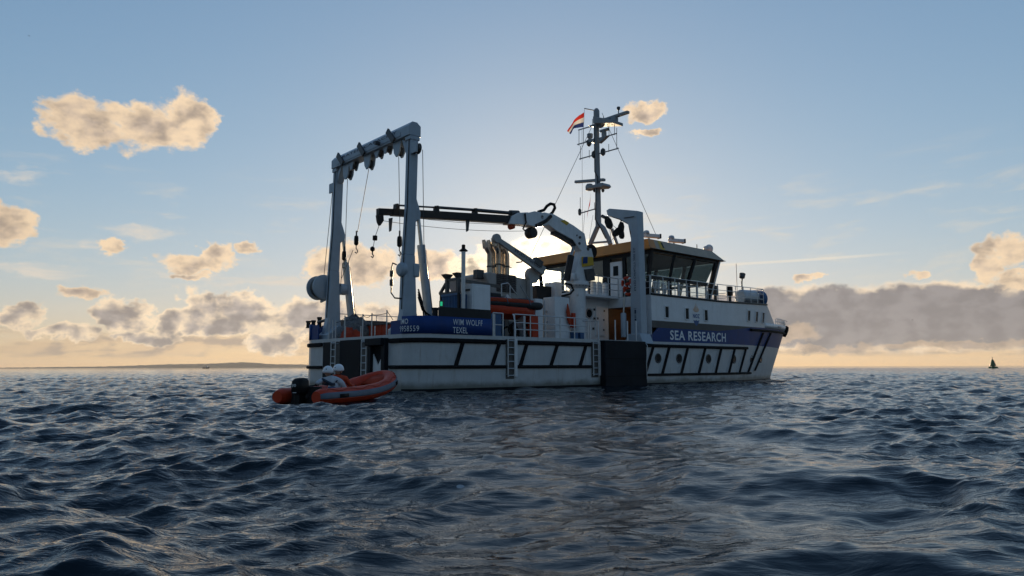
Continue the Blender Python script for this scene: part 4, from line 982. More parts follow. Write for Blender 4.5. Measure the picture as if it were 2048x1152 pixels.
MB().tube([v + Vector((0, 0, -0.1)), v + Vector((0, 0, -0.2)), v + Vector((0.05, 0, -0.26)), v + Vector((0.02, 0, -0.34)), v + Vector((-0.05, 0, -0.30))], 0.025, 8).build('hook', 'dark_steel', crane)
lo1 = S(1113, 450, Y=CY - 0.235)
MB().prism([C(1114, 443), C(1122, 441), C(1132, 447), C(1127, 452)], 1, CY - 0.232, CY - 0.221).build('maker_badge', 'yellow', crane)

# ------------------------------------------------------------------ side gantry (davit) beside the doorway
GX, GY = 13.35, -4.38
g = MB(); g.prism([(GY - 0.30, 2.45), (GY + 0.36, 2.45), (GY + 0.22, 7.6), (GY + 0.40, 8.05), (GY + 0.95, 8.40), (GY + 1.72, 8.70), (GY + 1.80, 8.98), (GY + 1.60, 9.05), (GY - 0.22, 8.62)], 0, GX - 0.24, GX + 0.24)
gantry = g.build('side_gantry', 'frame_grey', ship, bevel=0.025)
MB().prism([(GY + 0.225, 7.2), (GY + 0.245, 7.2), (GY + 0.42, 8.03), (GY + 0.97, 8.36), (GY + 1.70, 8.66), (GY + 1.70, 8.68), (GY + 0.95, 8.385), (GY + 0.40, 8.04), (GY + 0.215, 7.62)], 0, GX - 0.18, GX + 0.18).build('dark_underside', 'bulwark_dark', gantry)  # thin dark sheet along the inner edge and underside of the arm
MB().prism([(GY - 0.55, 2.0), (GY + 0.65, 2.0), (GY + 0.40, 2.5), (GY - 0.34, 2.5)], 0, GX - 0.42, GX + 0.42).build('gantry_foot', 'frame_grey', gantry, bevel=0.03)
lettering('RATED CAPACITY 2000 KG', gantry, 'text_dark', lambda u, v: Vector((GX - 0.244, GY + 0.09 - v + 0.0, 4.62 + u)), 2.15, 0.13, bold=0.02)
for k, (dz, hh_, ww) in enumerate(((0.0, 0.10, 0.10), (0.14, 0.03, 0.11), (0.20, 0.03, 0.11), (0.26, 0.03, 0.11), (0.34, 0.20, 0.10), (0.58, 0.02, 0.16))):       # worn maker's mark, not legible
    MB().box(GX - 0.246, GX - 0.241, GY + 0.04 - ww / 2, GY + 0.04 + ww / 2, 3.15 + dz, 3.15 + dz + hh_).build('maker_mark', 'text_dark', gantry)
v = S(1259, 640, X=GX - 0.5)
o = MB().lathe([(0.13, 0), (0.14, 0.03), (0.14, 1.15), (0.12, 1.2)], (GX - 0.45, GY + 0.62, 2.35), (0, 0, 1), 14).build('gantry_ram', 'frame_grey', gantry)
MB().tube([(GX - 0.45, GY + 0.62, 3.5), (GX - 0.42, GY + 0.56, 4.35)], 0.05, 10).build('ram_rod', 'steel', o)
def block(p, tilt, sz=1.0, parent=gantry, name='snatch_block'):
    M = Matrix.Translation(p) @ Matrix.Rotation(R(tilt), 4, 'X')
    pts = [M @ Vector((0, y * sz, z * sz)) for y, z in ((-0.05, 0.28), (0.05, 0.28), (0.14, 0.08), (0.14, -0.16), (0.06, -0.28), (-0.06, -0.28), (-0.14, -0.16), (-0.14, 0.08))]
    n = len(pts); vs = [q_ + Vector((-0.09, 0, 0)) for q_ in pts] + [q_ + Vector((0.09, 0, 0)) for q_ in pts]
    return MB().add(vs, [tuple(range(n)), tuple(range(2 * n - 1, n - 1, -1))] + [(i, i + n, (i + 1) % n + n, (i + 1) % n) for i in range(n)]).build(name, 'hose', parent, bevel=0.02)
block(S(1217, 445, X=GX), -22, 1.3); block(S(1242, 456, X=GX), 10, 1.1); block(S(1235, 463, X=GX), 55, 1.1); block(S(1243, 468, X=GX), -6, 0.9)
wire(S(1223, 449, X=GX), S(1238, 460, X=GX), 0.014, gantry); wire(S(1219, 452, X=GX), S(1222, 480, X=GX), 0.014, gantry); wire(S(1242, 430, X=GX), S(1242, 448, X=GX), 0.03, gantry); wire(S(1236, 466, X=GX), S(1220, 484, X=GX), 0.014, gantry)
MB().tube([S(1204, 432, X=GX), S(1212, 436, X=GX)], 0.09, 8).build('tip_roller', 'dark_steel', gantry)
MB().tube([S(1248, 436, X=GX - .3), S(1268, 433, X=GX - .3)], 0.025, 6).build('gantry_pipe', 'dark_steel', gantry)

# ------------------------------------------------------------------ wheelhouse
ZD = 4.50                                      # upper deck
WX0 = 14.75; WX1B, WX1T = 20.05, 20.75         # aft wall, front wall at sill and at top
WYB, WYT = 3.95, 4.18                          # half widths at sill and at top
ZS, ZT = 5.55, 6.80                            # sill and top of the big windows
wh = empty('wheelhouse', parent=ship)
def wq(X, Y, Z): return Vector((X, Y, Z))
# lower wall (glazed band with stanchions), upper glazed band leaning outwards
def pane_quad(c, name, material, parent, inset=0.0, th=0.02):
    """c: four corners; a thin slab inside them"""
    c = [Vector(p) for p in c]; m_ = sum(c, Vector()) / 4
    n = (c[1] - c[0]).cross(c[3] - c[0]).normalized()
    q_ = []
    for i, p in enumerate(c):
        e1 = (c[(i + 1) % 4] - p).normalized(); e0 = (c[i - 1] - p).normalized(); q_.append(p + (e1 + e0) * inset)
    vs = [p - n * th / 2 for p in q_] + [p + n * th / 2 for p in q_]
    return MB().add(vs, [(3, 2, 1, 0), (4, 5, 6, 7)] + [(i, (i + 1) % 4, (i + 1) % 4 + 4, i + 4) for i in range(4)]).build(name, material, parent)
def member(p, q, w, h_, parent=wh, material='frame_black', name='window_frame'):
    return MB().bar(p, q, w, h_).build(name, material, parent)
def lerp(a, b, f): return a + (b - a) * f
for sd in (-1, 1):
    nb = 3
    cuts = [0.0, 0.335, 0.655, 1.0]
    for k in range(nb):
        x0b, x1b = lerp(WX0, WX1B, cuts[k]), lerp(WX0, WX1B, cuts[k + 1]); x0t, x1t = lerp(WX0, WX1T, cuts[k]), lerp(WX0, WX1T, cuts[k + 1])
        w_ = empty('side_window', parent=wh)
        pane_quad([wq(x0b, sd * WYB, ZS), wq(x1b, sd * WYB, ZS), wq(x1t, sd * WYT, ZT), wq(x0t, sd * WYT, ZT)], 'window_pane', 'glass_tint' if sd < 0 else 'glass', wh, 0.10)
        bpy.data.objects.remove(w_)
        for (a_, b_) in ((wq(x0b, sd * WYB, ZS - .05), wq(x0t, sd * WYT, ZT + .1)),): member(a_, b_, 0.20, 0.14)
        # lower panes: two per bay
        for f0, f1 in ((0.08, 0.44), (0.5, 0.93)):
            xa, xb = lerp(x0b, x1b, f0), lerp(x0b, x1b, f1)
            pane_quad([wq(xa, sd * WYB, ZD + .22), wq(xb, sd * WYB, ZD + .22), wq(xb, sd * WYB, ZS - .12), wq(xa, sd * WYB, ZS - .12)], 'lower_pane', 'glass', wh)
            member(wq(xb + .05, sd * WYB, ZD), wq(xb + .05, sd * WYB, ZS - .1), 0.10, 0.07, material='house_white', name='lower_mullion')
        member(wq(x0b, sd * WYB, ZD), wq(x0b, sd * WYB, ZS - .1), 0.22, 0.12, material='frame_black', name='lower_post')
    member(wq(WX1B, sd * WYB, ZD), wq(WX1T, sd * WYT, ZT + .1), 0.18, 0.18)
    member(wq(WX0 - .05, sd * WYB, ZS - .06), wq(WX1B + .1, sd * WYB, ZS - .06), 0.12, 0.16)
    member(wq(WX0 - .05, sd * WYT, ZT + .05), wq(WX1T + .1, sd * WYT, ZT + .05), 0.12, 0.16)
    member(wq(WX0, sd * WYB, ZD + .1), wq(WX1B, sd * WYB, ZD + .1), 0.08, 0.20, material='house_white', name='lower_sill')
# front
for k in range(4):
    ya, yb = lerp(-1, 1, k / 4), lerp(-1, 1, (k + 1) / 4)
    pane_quad([wq(WX1B, ya * WYB, ZS), wq(WX1B, yb * WYB, ZS), wq(WX1T, yb * WYT, ZT), wq(WX1T, ya * WYT, ZT)], 'window_pane', 'glass_tint', wh, 0.09)
    pane_quad([wq(WX1B, ya * WYB, ZD + .2), wq(WX1B, yb * WYB, ZD + .2), wq(WX1B, yb * WYB, ZS - .12), wq(WX1B, ya * WYB, ZS - .12)], 'lower_pane', 'glass', wh, 0.08)
    if k: member(wq(WX1B, ya * WYB, ZD), wq(WX1T, ya * WYT, ZT + .1), 0.16, 0.14)
member(wq(WX1B, -WYB, ZS - .06), wq(WX1B, WYB, ZS - .06), 0.12, 0.16); member(wq(WX1T, -WYT, ZT + .05), wq(WX1T, WYT, ZT + .05), 0.12, 0.16)
# aft wall: solid centre with a white door, big corner windows
aw = lambda px: S(px, 540, X=WX0).y
yL = [3.9, aw(1180), aw(1207), aw(1222), aw(1246), aw(1252), aw(1272), -3.9]
MB().box(WX0 - .04, WX0 + .04, yL[2], yL[1] + .0, ZD, 5.15).box(WX0 - .04, WX0 + .04, yL[1], 3.95, ZD, 5.15).build('aft_sill_wall', 'house_white', wh)
MB().box(WX0 - .05, WX0 + .05, yL[3], yL[2], ZD, ZT + .1).build('aft_panel', 'frame_black', wh)
MB().box(WX0 - .05, WX0 + .05, yL[5], yL[4], ZD, ZT + .1).build('aft_panel', 'frame_black', wh)
dr = MB().box(WX0 - .09, WX0 - .02, yL[4], yL[3], ZD + .05, ZT - .28).build('wheelhouse_door', 'house_white', wh, bevel=0.05)
MB().box(WX0 - .105, WX0 - .085, lerp(yL[4], yL[3], .3), lerp(yL[4], yL[3], .72), 5.75, 6.28).build('door_pane', 'glass_dark', dr, bevel=0.02)
pane_quad([wq(WX0, yL[2], 5.2), wq(WX0, yL[1], 5.2), wq(WX0, yL[1], ZT), wq(WX0, yL[2], ZT)], 'window_pane', 'glass', wh, 0.02)
pane_quad([wq(WX0, yL[1] + .15, 5.2), wq(WX0, 3.85, 5.2), wq(WX0, 3.95, ZT), wq(WX0, yL[1] + .15, ZT)], 'window_pane', 'glass', wh, 0.02)
member(wq(WX0, yL[1] + .08, ZD), wq(WX0, yL[1] + .08, ZT + .1), 0.14, 0.14)
pane_quad([wq(WX0, -3.9, 5.3), wq(WX0, yL[5], 5.3), wq(WX0, yL[5], ZT), wq(WX0, -4.1, ZT)], 'window_pane', 'glass_tint', wh, 0.08)
MB().box(WX0 - .04, WX0 + .04, -3.92, yL[5], ZD, 5.3).build('aft_sill_wall', 'frame_black', wh)
member(wq(WX0, -WYT, ZT + .05), wq(WX0, WYT, ZT + .05), 0.12, 0.30)
MB().box(WX0, WX1B, -WYB, WYB, ZD + .02, ZD + .06).build('wheelhouse_floor', 'deck_grey', wh)
MB().box(16.2, 18.6, -1.6, 1.6, ZD + .05, 5.35).build('bridge_console', 'band_grey', wh, bevel=0.05)
for y in (-1.0, 1.0): MB().box(17.2, 17.8, y - .3, y + .3, 5.3, 6.0).build('bridge_chair', 'hose', wh, bevel=0.1)
MB().box(WX0 + .06, WX1T - .05, -WYT + .1, WYT - .1, 6.82, 6.88).build('bridge_ceiling', 'bulwark_dark', wh)
# roof: overhanging slab with sloping fascia, ochre aft, beige along the sides
RX0, RX1 = 14.35, 21.55
bot = [(RX0, -4.40), (RX1 - .2, -4.40), (RX1, -3.6), (RX1, 3.6), (RX1 - .2, 4.40), (RX0, 4.40)]
top = [(RX0 + .12, -4.18), (RX1 - 1.15, -4.12), (RX1 - 1.0, -3.4), (RX1 - 1.0, 3.4), (RX1 - 1.15, 4.12), (RX0 + .12, 4.18)]
ZR0, ZR1 = 6.90, 7.44
rf = MB().add([(x, y, ZR0) for x, y in bot] + [(x, y, ZR1) for x, y in top], [tuple(range(6))[::-1], tuple(range(6, 12))] + [(i, (i + 1) % 6, (i + 1) % 6 + 6, i + 6) for i in range(6) if i != 0])
roof = rf.build('roof', 'roof_orange', wh)
i = 0; side = [Vector((*bot[0], ZR0)), Vector((*bot[1], ZR0)), Vector((*top[1], ZR1)), Vector((*top[0], ZR1))]
MB().add(side, [(0, 1, 2, 3)]).build('side_fascia', 'roof_beige', roof)
def on_side(f, g): return side[0].lerp(side[1], f).lerp(side[3].lerp(side[2], f), g) + Vector((0, -0.012, 0.004))
for f0, f1, material in ((0.006, 0.075, 'roof_orange'), (0.13, 0.185, 'yellow')):
    MB().add([on_side(f0, .06), on_side(f1, .06), on_side(f1, .94), on_side(f0, .94)], [(0, 1, 2, 3)]).build('fascia_patch', material, roof)
MB().add([on_side(.165, .25), on_side(.185, .25), on_side(.185, .8), on_side(.165, .8)], [(0, 1, 2, 3)]).build('fascia_light', 'frame_black', roof).location = (0, -0.01, 0)
# drip strip along the eaves
MB().tube([(RX0, -4.41, ZR0 + .01), (RX1 - .2, -4.41, ZR0 + .01)], 0.02, 6).build('eaves_strip', 'frame_black', roof)
# strut from the eaves at the front corner
member(wq(WX1B + .15, -WYB - .05, ZD), wq(RX1 - .55, -4.25, ZR0), 0.09, 0.09, material='galv', name='corner_strut')
# things on the roof: search lights, dome, roof rail, small mast
def search_light(x, y, rz):
    o = MB().lathe([(0.05, 0), (0.05, 0.18)], (x, y, ZR1), (0, 0, 1), 8).build('search_light', 'galv', wh)
    M = Matrix.Translation((x, y, ZR1 + .30)) @ Matrix.Rotation(rz, 4, 'Z')
    MB().box(-0.30, 0.62, -0.13, 0.13, -0.10, 0.10, M).build('lamp_body', 'steel_white', o, bevel=0.03)
    MB().box(0.60, 0.68, -0.15, 0.15, -0.12, 0.12, M).build('lamp_hood', 'hose', o, bevel=0.01)
    MB().lathe([(0.02, 0.16), (0.13, 0.12), (0.17, 0), (0.13, -0.12)], M @ Vector((-0.15, 0, 0.13)), (0, 0, 1), 14).build('lamp_motor', 'galv', o)
search_light(15.2, -3.7, R(-20)); search_light(17.4, -3.7, R(-20))
p = S(1418, 497, Y=-3.4)
o = MB().lathe([(0.05, -0.35), (0.06, -0.2), (0.20, -0.17), (0.24, 0.0), (0.20, 0.14), (0.10, 0.22), (0.01, 0.24)], p, (0, 0, 1), 18).build('satellite_dome', 'steel_white', wh)
MB().lathe([(0.12, -0.1), (0.13, 0), (0.10, 0.1), (0.02, 0.13)], p + Vector((-0.35, 0, -0.02)), (0, 0, 1), 14).build('camera_dome', 'galv', wh)
p = S(1394, 500, Y=-3.2); MB().tube([(p.x, p.y, ZR1), (p.x, p.y, ZR1 + .5)], 0.025, 6).build('whip_aerial', 'dark_steel', wh)
MB().box(17.0, 19.6, -2.0, 2.0, ZR1, ZR1 + .08).build('roof_hatch', 'deck_grey', wh, bevel=0.02)

# ------------------------------------------------------------------ mast
MX = 15.6
mast = MB().lathe([(0.17, 0), (0.155, 3.0), (0.135, 6.2), (0.14, 6.45), (0.175, 6.55), (0.175, 6.9), (0.12, 7.02), (0.08, 7.06)], (MX, 0, S(1197, 455, X=MX).z), (0, 0, 1), 16).build('mast', 'mast_grey', ship)
mY = S(1196, 400, X=MX).y
mast.location.y = mY
mz = S(1197, 455, X=MX).z
MP = lambda px, py: S(px, py, X=MX)
def mpart(name, mb, material='mast_grey', bevel=0.0):
    o = mb.build(name, material, ship, bevel=bevel)
    return o
MB().tube([MP(1196, 452), MP(1180, 489)], 0.14, 10).build('mast_leg', 'mast_grey', ship)
MB().tube([MP(1198, 448), MP(1207, 456), MP(1216, 475), MP(1221, 489)], 0.13, 10).build('mast_leg', 'mast_grey', ship)
MB().tube([MP(1196, 452) + Vector((1.2, 0, 0)), MP(1200, 489) + Vector((1.6, 0, 0))], 0.10, 10).build('mast_leg', 'mast_grey', ship)
MB().tube([MP(1182, 486), MP(1221, 483)], 0.06, 8).build('mast_brace', 'mast_grey', ship)
def yard(a, b, r=0.038): return MB().tube([MP(*a), MP(*b)], r, 8).build('yard', 'mast_grey', ship)
for a, b in (((1157, 260), (1192, 250)), ((1155, 289), (1233, 267)), ((1159, 318), (1237, 296.5)), ((1159, 427), (1193, 417))): yard(a, b)
def gusset(pts, t=0.12, name='mast_bracket'): return MB().prism([(MP(*p).y, MP(*p).z) for p in pts], 0, MX - t, MX + t).build(name, 'mast_grey', ship, bevel=0.01)
gusset([(1172, 283), (1192, 277), (1192, 287), (1186, 286)]); gusset([(1200, 276), (1216, 272), (1208, 280), (1200, 287)]); gusset([(1198, 250), (1210, 246), (1203, 254), (1198, 256)]); gusset([(1178, 252), (1192, 249), (1192, 255)])
# upper radar platform and its long scanner bar
pl = [MP(1196, 236), MP(1236, 243), MP(1236, 249), MP(1196, 250)]
MB().prism([(q_.y, q_.z) for q_ in pl], 0, MX - 0.45, MX + 0.45).build('radar_platform', 'mast_grey', ship, bevel=0.02)
MB().bar(MP(1203, 242), MP(1257, 224), 0.22, 0.16).build('radar_scanner', 'mast_grey', ship, bevel=0.03)
MB().lathe([(0.20, -0.2), (0.22, 0.1), (0.16, 0.2)], MP(1229, 241), (0, 0, 1), 14).build('radar_gearbox', 'mast_grey', ship)
MB().lathe([(0.03, -0.35), (0.03, -0.05), (0.09, 0.0), (0.10, 0.14), (0.06, 0.16)], MP(1237, 219), (0, 0, 1), 12).build('wind_sensor', 'dark_steel', ship)
MB().tube([MP(1237, 221), MP(1237, 229)], 0.03, 6).build('sensor_post', 'dark_steel', ship)
# second, smaller radar and dish on the second yard
MB().lathe([(0.14, -0.35), (0.15, 0.0), (0.10, 0.06)], MP(1208, 265), (0, 0, 1), 12).build('radar_gearbox', 'mast_grey', ship)
MB().bar(MP(1201, 263), MP(1217, 258), 0.2, 0.14).build('radar_scanner', 'mast_grey', ship, bevel=0.03)
MB().lathe([(0.10, -0.22), (0.11, -0.05), (0.17, 0.0), (0.18, 0.20), (0.15, 0.22)], MP(1180, 275), (0, 0, 1), 14).build('aerial_pot', 'mast_grey', ship)
for px, py in ((1178, 285.5), (1188, 309), (1206, 304)):
    MB().lathe([(0.05, -0.22), (0.13, -0.14), (0.15, 0), (0.13, 0.14), (0.05, 0.22)], MP(px, py), (0, 0, 1), 12).build('nav_lantern', 'dark_steel', ship)
for px, y0, y1 in ((1158, 259, 290), (1167, 257, 286), (1161, 292, 318), (1178.5, 300, 314), (1217.5, 288, 302), (1218, 248, 272), (1229, 246, 268), (1233.5, 256, 297), (1185, 238, 251), (1207, 232, 246), (1160.5, 395, 425), (1189, 405, 418)):
    MB().tube([MP(px, y0), MP(px, y1 + 2)], 0.018, 6).build('whip_aerial', 'dark_steel', ship)
MB().lathe([(0.06, -0.2), (0.10, -0.1), (0.10, 0.12), (0.04, 0.2)], MP(1159.5, 424), (0, 0, 1), 10).build('horn', 'dark_steel', ship)
# lower big radar
MB().bar(MP(1151, 364), MP(1209, 359.5), 0.22, 0.16).build('radar_scanner', 'mast_grey', ship, bevel=0.03)
MB().lathe([(0.14, -0.3), (0.24, -0.26), (0.24, -0.04), (0.16, 0.08)], MP(1179, 371), (0, 0, 1), 14).build('radar_gearbox', 'mast_grey', ship)
MB().prism([(MP(*q_).y, MP(*q_).z) for q_ in ((1178, 376), (1212, 367), (1215, 372), (1210, 376), (1180, 379))], 0, MX - 0.35, MX + 0.35).build('radar_platform', 'mast_grey', ship, bevel=0.02)
for px in (1189, 1206): MB().lathe([(0.05, -0.1), (0.10, 0), (0.05, 0.08)], MP(px, 381), (0, 0, 1), 10).build('nav_lantern', 'dark_steel', ship)
MB().tube([MP(1193.5, 250), MP(1194.5, 300), MP(1195, 345), MP(1201, 356), MP(1201, 370), MP(1197, 390), MP(1196, 440), MP(1207, 458), MP(1217, 478)], 0.03, 6).build('mast_cable', 'hose', ship).location = (-0.24, 0, 0)
MB().tube([MP(1169, 217), MP(1190, 221)], 0.03, 6).build('flag_gaff', 'dark_steel', ship)
for a, b, X2, Y2 in (((1191, 238), (1112, 405), None, -2.0), ((1204, 226), (1313, 472), None, -3.7)):
    q_ = S(*b, Y=Y2); MB().tube([MP(*a), q_], 0.013, 6).build('stay', 'wire', ship)
q_ = S(1060, 515, Y=-1.8); MB().tube([S(1112, 405, Y=-2.0), q_], 0.013, 6).build('stay', 'wire', ship)
for a, b in (((1164, 260), (1165, 480)), ((1170, 420), (1166, 470)), ((1186, 430), (1178, 480)), ((1169, 217), (1167, 262))): MB().tube([MP(*a), MP(*b)], 0.009, 5).build('halyard', 'wire', ship)

# ------------------------------------------------------------------ railings
def railing(pts, hts, n, parent=ship, r=0.022, name='railing', h=None, post_r=None, top_r=None):
    """pts: deck points; hts: bar heights; n posts"""
    pts = [Vector(p) for p in pts]
    ln = [0]
    for i in range(1, len(pts)): ln.append(ln[-1] + (pts[i] - pts[i - 1]).length)
    def pt(s_):
        for i in range(1, len(pts)):
            if s_ <= ln[i] + 1e-6: return pts[i - 1].lerp(pts[i], (s_ - ln[i - 1]) / (ln[i] - ln[i - 1]))
        return pts[-1]
    o = empty(name, parent=parent)
    for z in hts: MB().tube([p + Vector((0, 0, z)) for p in pts], (top_r or r) if z == max(hts) else r * 0.8, 7).build('rail', 'galv', o)
    me = MB().tube([(0, 0, 0), (0, 0, max(hts))], post_r or r, 7).mesh('post', 'galv')
    for k in range(n): obj_of('post', me, o, pt(ln[-1] * k / (n - 1)))
    return o
# upper deck, starboard side, following the hull to the bow
rp = [hull_pt(X, zb4(X), -1, -0.12) + Vector((0, 0, 0.02)) for X in list(np.linspace(14.15, 20, 5)) + list(np.linspace(21, XF - 1.1, 10))]
railing(rp, (0.35, 0.66, 0.98), 13)
rp = [Vector((p.x, -p.y, p.z)) for p in rp]; railing(rp, (0.35, 0.66, 0.98), 13)
fx_ = XF - 1.1; fy = half_breadth(fx_, 4.6) - 0.12
railing([(fx_, -fy, zb4(fx_)), (fx_ + .1, 0, zb4(fx_)), (fx_, fy, zb4(fx_))], (0.35, 0.66, 0.98), 5)
# upper deck, aft edge and platform
railing([(14.1, -4.5, ZD), (14.1, YW - .65, ZD)], (0.35, 0.66, 0.98), 6)
pa = S(1183, 590, Y=YW - .7)
railing([(14.0, YW - .68, ZD), (pa.x, YW - .68, ZD), (pa.x, 1.5, ZD)], (0.35, 0.66, 0.98), 9)
# main deck, starboard side, between the ladders
xa, xb = S(1029, 660, Y=-HB + .06).x, S(1176, 660, Y=-HB + .06).x
railing([(xa, -HB + .06, Z_TOP), (xb, -HB + .06, Z_TOP)], (0.30, 0.58, 0.92), 6, r=0.026)
xc, xd = S(986, 660, Y=-HB + .06).x, S(1006, 660, Y=-HB + .06).x
railing([(xc, -HB + .06, Z_TOP), (xd, -HB + .06, Z_TOP)], (0.45, 0.92), 2, r=0.026)
MB().tube([(xb + .15, -HB + .06, 2.1), (xb + .15, -HB + .06, 2.95), (xb + .15, -HB + .5, 3.0), (xb + .5, -HB + .5, 3.0), (xb + .6, -HB - .02, 2.98), (xb + .6, -HB - .1, 0.6)], 0.028, 7).build('grab_rail', 'galv', ship)
MB().tube([(xa - .08, -HB + .06, 3.05), (xa - .1, -HB - .02, 3.0), (xa - .12, -HB - .12, 2.6), (xa - .12, -HB - .12, 0.9)], 0.03, 7).build('grab_rail', 'steel_white', ship)
for px, py in ((1230, 640), (1254.5, 642), (1272, 642)):
    q_ = S(px, py, Y=-HB + .1); MB().tube([(q_.x, q_.y, 2.05), (q_.x, q_.y, q_.z)], 0.032, 7).build('stanchion', 'steel_white', ship)
railing([(1.2, HB - .1, 2.86), (13.0, HB - .1, 2.86)], (0.3, 0.6), 10)
# bow gear on the upper deck
def upd(px, py, Y): return S(px, py, Y=Y)
def gear(name, mb, m, bevel=0.0): return mb.build(name, m, ship, bevel=bevel)
p = upd(1498, 590, -3.2); zd = zb4(25.5)
gear('anchor_winch', MB().lathe([(0.42, -0.75), (0.46, -0.7), (0.46, 0.4), (0.40, 0.5), (0.2, 0.55)], (p.x, p.y, zd + .55), (1, -.3, 0), 18), 'galv')
gear('winch_drum', MB().lathe([(0.50, -0.05), (0.52, 0), (0.52, 0.25), (0.50, 0.3)], (p.x + .75, p.y - .2, zd + .48), (1, -.3, 0), 18), 'container_blue')
gear('winch_bed', MB().box(p.x - .8, p.x + 1.1, p.y - .5, p.y + .4, zd, zd + .2), 'dark_steel', 0.02)
for px, Y, c_ in ((1431, -4.0, 'dark_steel'), (1460, -4.1, 'hose')):
    q_ = upd(px, 600, Y); gear('deck_locker', MB().box(q_.x - .16, q_.x + .16, Y - .13, Y + .13, zb4(q_.x) + .45, zb4(q_.x) + 1.0), c_, 0.04); gear('locker_post', MB().tube([(q_.x, Y, zb4(q_.x)), (q_.x, Y, zb4(q_.x) + .5)], 0.09, 8), 'dark_steel')
q_ = upd(1475, 600, -3.4); gear('whip_aerial', MB().tube([(q_.x, -3.4, zd), (q_.x, -3.4, upd(1475, 528, -3.4).z)], 0.022, 6), 'steel_white')
q_ = upd(1485, 600, -3.0); zt_ = upd(1488, 556, -3.0).z
gear('deck_light', MB().tube([(q_.x, -3.0, zd), (q_.x, -3.0, zt_ - .3), (q_.x + .08, -3.0, zt_)], 0.045, 7), 'dark_steel')
gear('deck_lamp', MB().lathe([(0.08, 0), (0.17, 0.05), (0.19, 0.32), (0.10, 0.36)], (q_.x + .02, -3.0, zt_ - .05), (.35, 0, 1), 12), 'dark_steel')
# small fittings at the starboard rail aft of the wheelhouse windows
for px, py in ((1310, 570), (1316, 572), (1326, 574), (1330, 578)):
    q_ = S(px, py, Y=-4.35); MB().lathe([(0.08, -0.2), (0.10, 0), (0.08, 0.2)], (q_.x, q_.y, q_.z), (0, 0, 1), 8).build('rail_fitting', 'galv', ship)
    MB().tube([(q_.x, q_.y, ZD), (q_.x, q_.y, q_.z)], 0.05, 7).build('fitting_post', 'galv', ship)

# ------------------------------------------------------------------ things carried on deck (each its own thing)
def carried(name, label, cat, loc, group=None, rz=0.0):
    """an Empty standing at a ship-frame point, turned with the ship"""
    w = Vector(ORG) + Vector(hv) * loc[0] - Vector(tv) * loc[1] + Vector((0, 0, loc[2]))
    o = empty(name, tuple(w), math.pi / 2 - HEAD + rz)
    return tag(o, label, cat, group)
# white equipment box on the starboard quarter
a, b = S(945, 567, Y=-3.95), S(981, 569, Y=-3.95)
dep = S(922, 570, X=a.x).y + 3.95
w_, h_ = b.x - a.x, a.z - 2.02
o = carried('equipment_box', 'tall white equipment box on the aft deck behind the ship name', 'box', (a.x, -3.95, 2.02))
MB().box(0, w_, 0, dep, 0.06, h_).build('casing', 'steel_white', o, bevel=0.02)
MB().box(0.08, w_ - 0.08, -0.02, 0.0, 0.2, h_ - 0.1).build('door', 'house_white', o, bevel=0.01)
MB().box(-0.03, 0.0, 0.15, dep - 0.1, h_ - 0.28, h_ - 0.2).build('ledge', 'dark_steel', o)
MB().box(0.0, w_, 0.0, dep, 0.0, 0.06).build('skid', 'dark_steel', o)
# blue container with corrugated end
a, b = S(880, 590, X=2.75), S(918, 588, X=2.75)
wid = a.y - b.y; hh = a.z - 2.02
o = carried('container', 'blue corrugated steel container on the aft deck under a steel rack', 'container', (2.75, b.y, 2.02))
rows = []
n = 11
prof = []
for k in range(n):
    y0 = 0.08 + (wid - 0.16) * k / n; dy = (wid - 0.16) / n
    prof += [(0.0, y0), (0.0, y0 + dy * .3), (0.05, y0 + dy * .5), (0.05, y0 + dy * .8)]
prof.append((0.0, wid - .08))
MB().grid([[(x, y, z) for x, y in prof] for z in (0.08, hh - 0.08)]).build('end_wall', 'container_blue', o)
MB().box(0.06, 2.3, 0.05, wid - .05, 0.05, hh - .05).build('body', 'container_blue', o)
for y in (0, wid - .09): MB().box(-0.02, 0.07, y, y + .09, 0, hh).build('corner_post', 'bulwark_dark', o, bevel=0.01)
for z in (0, hh - .09): MB().box(-0.018, 0.068, 0.09, wid - .09, z, z + .09).build('end_rail', 'container_blue', o)
# dark steel rack standing on the container
o = carried('steel_rack', 'dark steel rack with two flared posts standing on the blue container', 'rack', (2.85, b.y, 2.02 + hh))
def rk(px, py, X=2.95): v = S(px, py, X=X); return Vector((v.x - 2.85, v.y - b.y, v.z - 2.02 - hh))
for px, yt in ((894.5, 552), (916.5, 549)):
    t0, b0 = rk(px, yt), rk(px, 588); b0.z = 0.0
    po = MB().bar(b0, t0, 0.14, 0.14, upv=(1, 0, 0)).build('post', 'dark_steel', o)
    MB().add([t0 + Vector(q_) for q_ in ((-.1, -.07, -.12), (.1, -.07, -.12), (.1, .07, -.12), (-.1, .07, -.12), (-.2, -.17, .06), (.2, -.17, .06), (.2, .17, .06), (-.2, .17, .06))], [(0, 1, 2, 3), (7, 6, 5, 4), (0, 4, 5, 1), (1, 5, 6, 2), (2, 6, 7, 3), (3, 7, 4, 0)]).build('flare', 'dark_steel', po)
MB().bar(rk(894, 561), rk(917, 558), 0.10, 0.10).build('cross_bar', 'dark_steel', o)
MB().bar(rk(892, 567), rk(880, 588), 0.10, 0.10).build('brace', 'dark_steel', o)
MB().bar(rk(880, 588), rk(920, 584), 0.10, 0.10).build('base_bar', 'dark_steel', o)
q0 = rk(917, 560); MB().bar(q0, q0 + Vector((2.6, 0.4, -0.05)), 0.10, 0.12).build('long_bar', 'dark_steel', o)
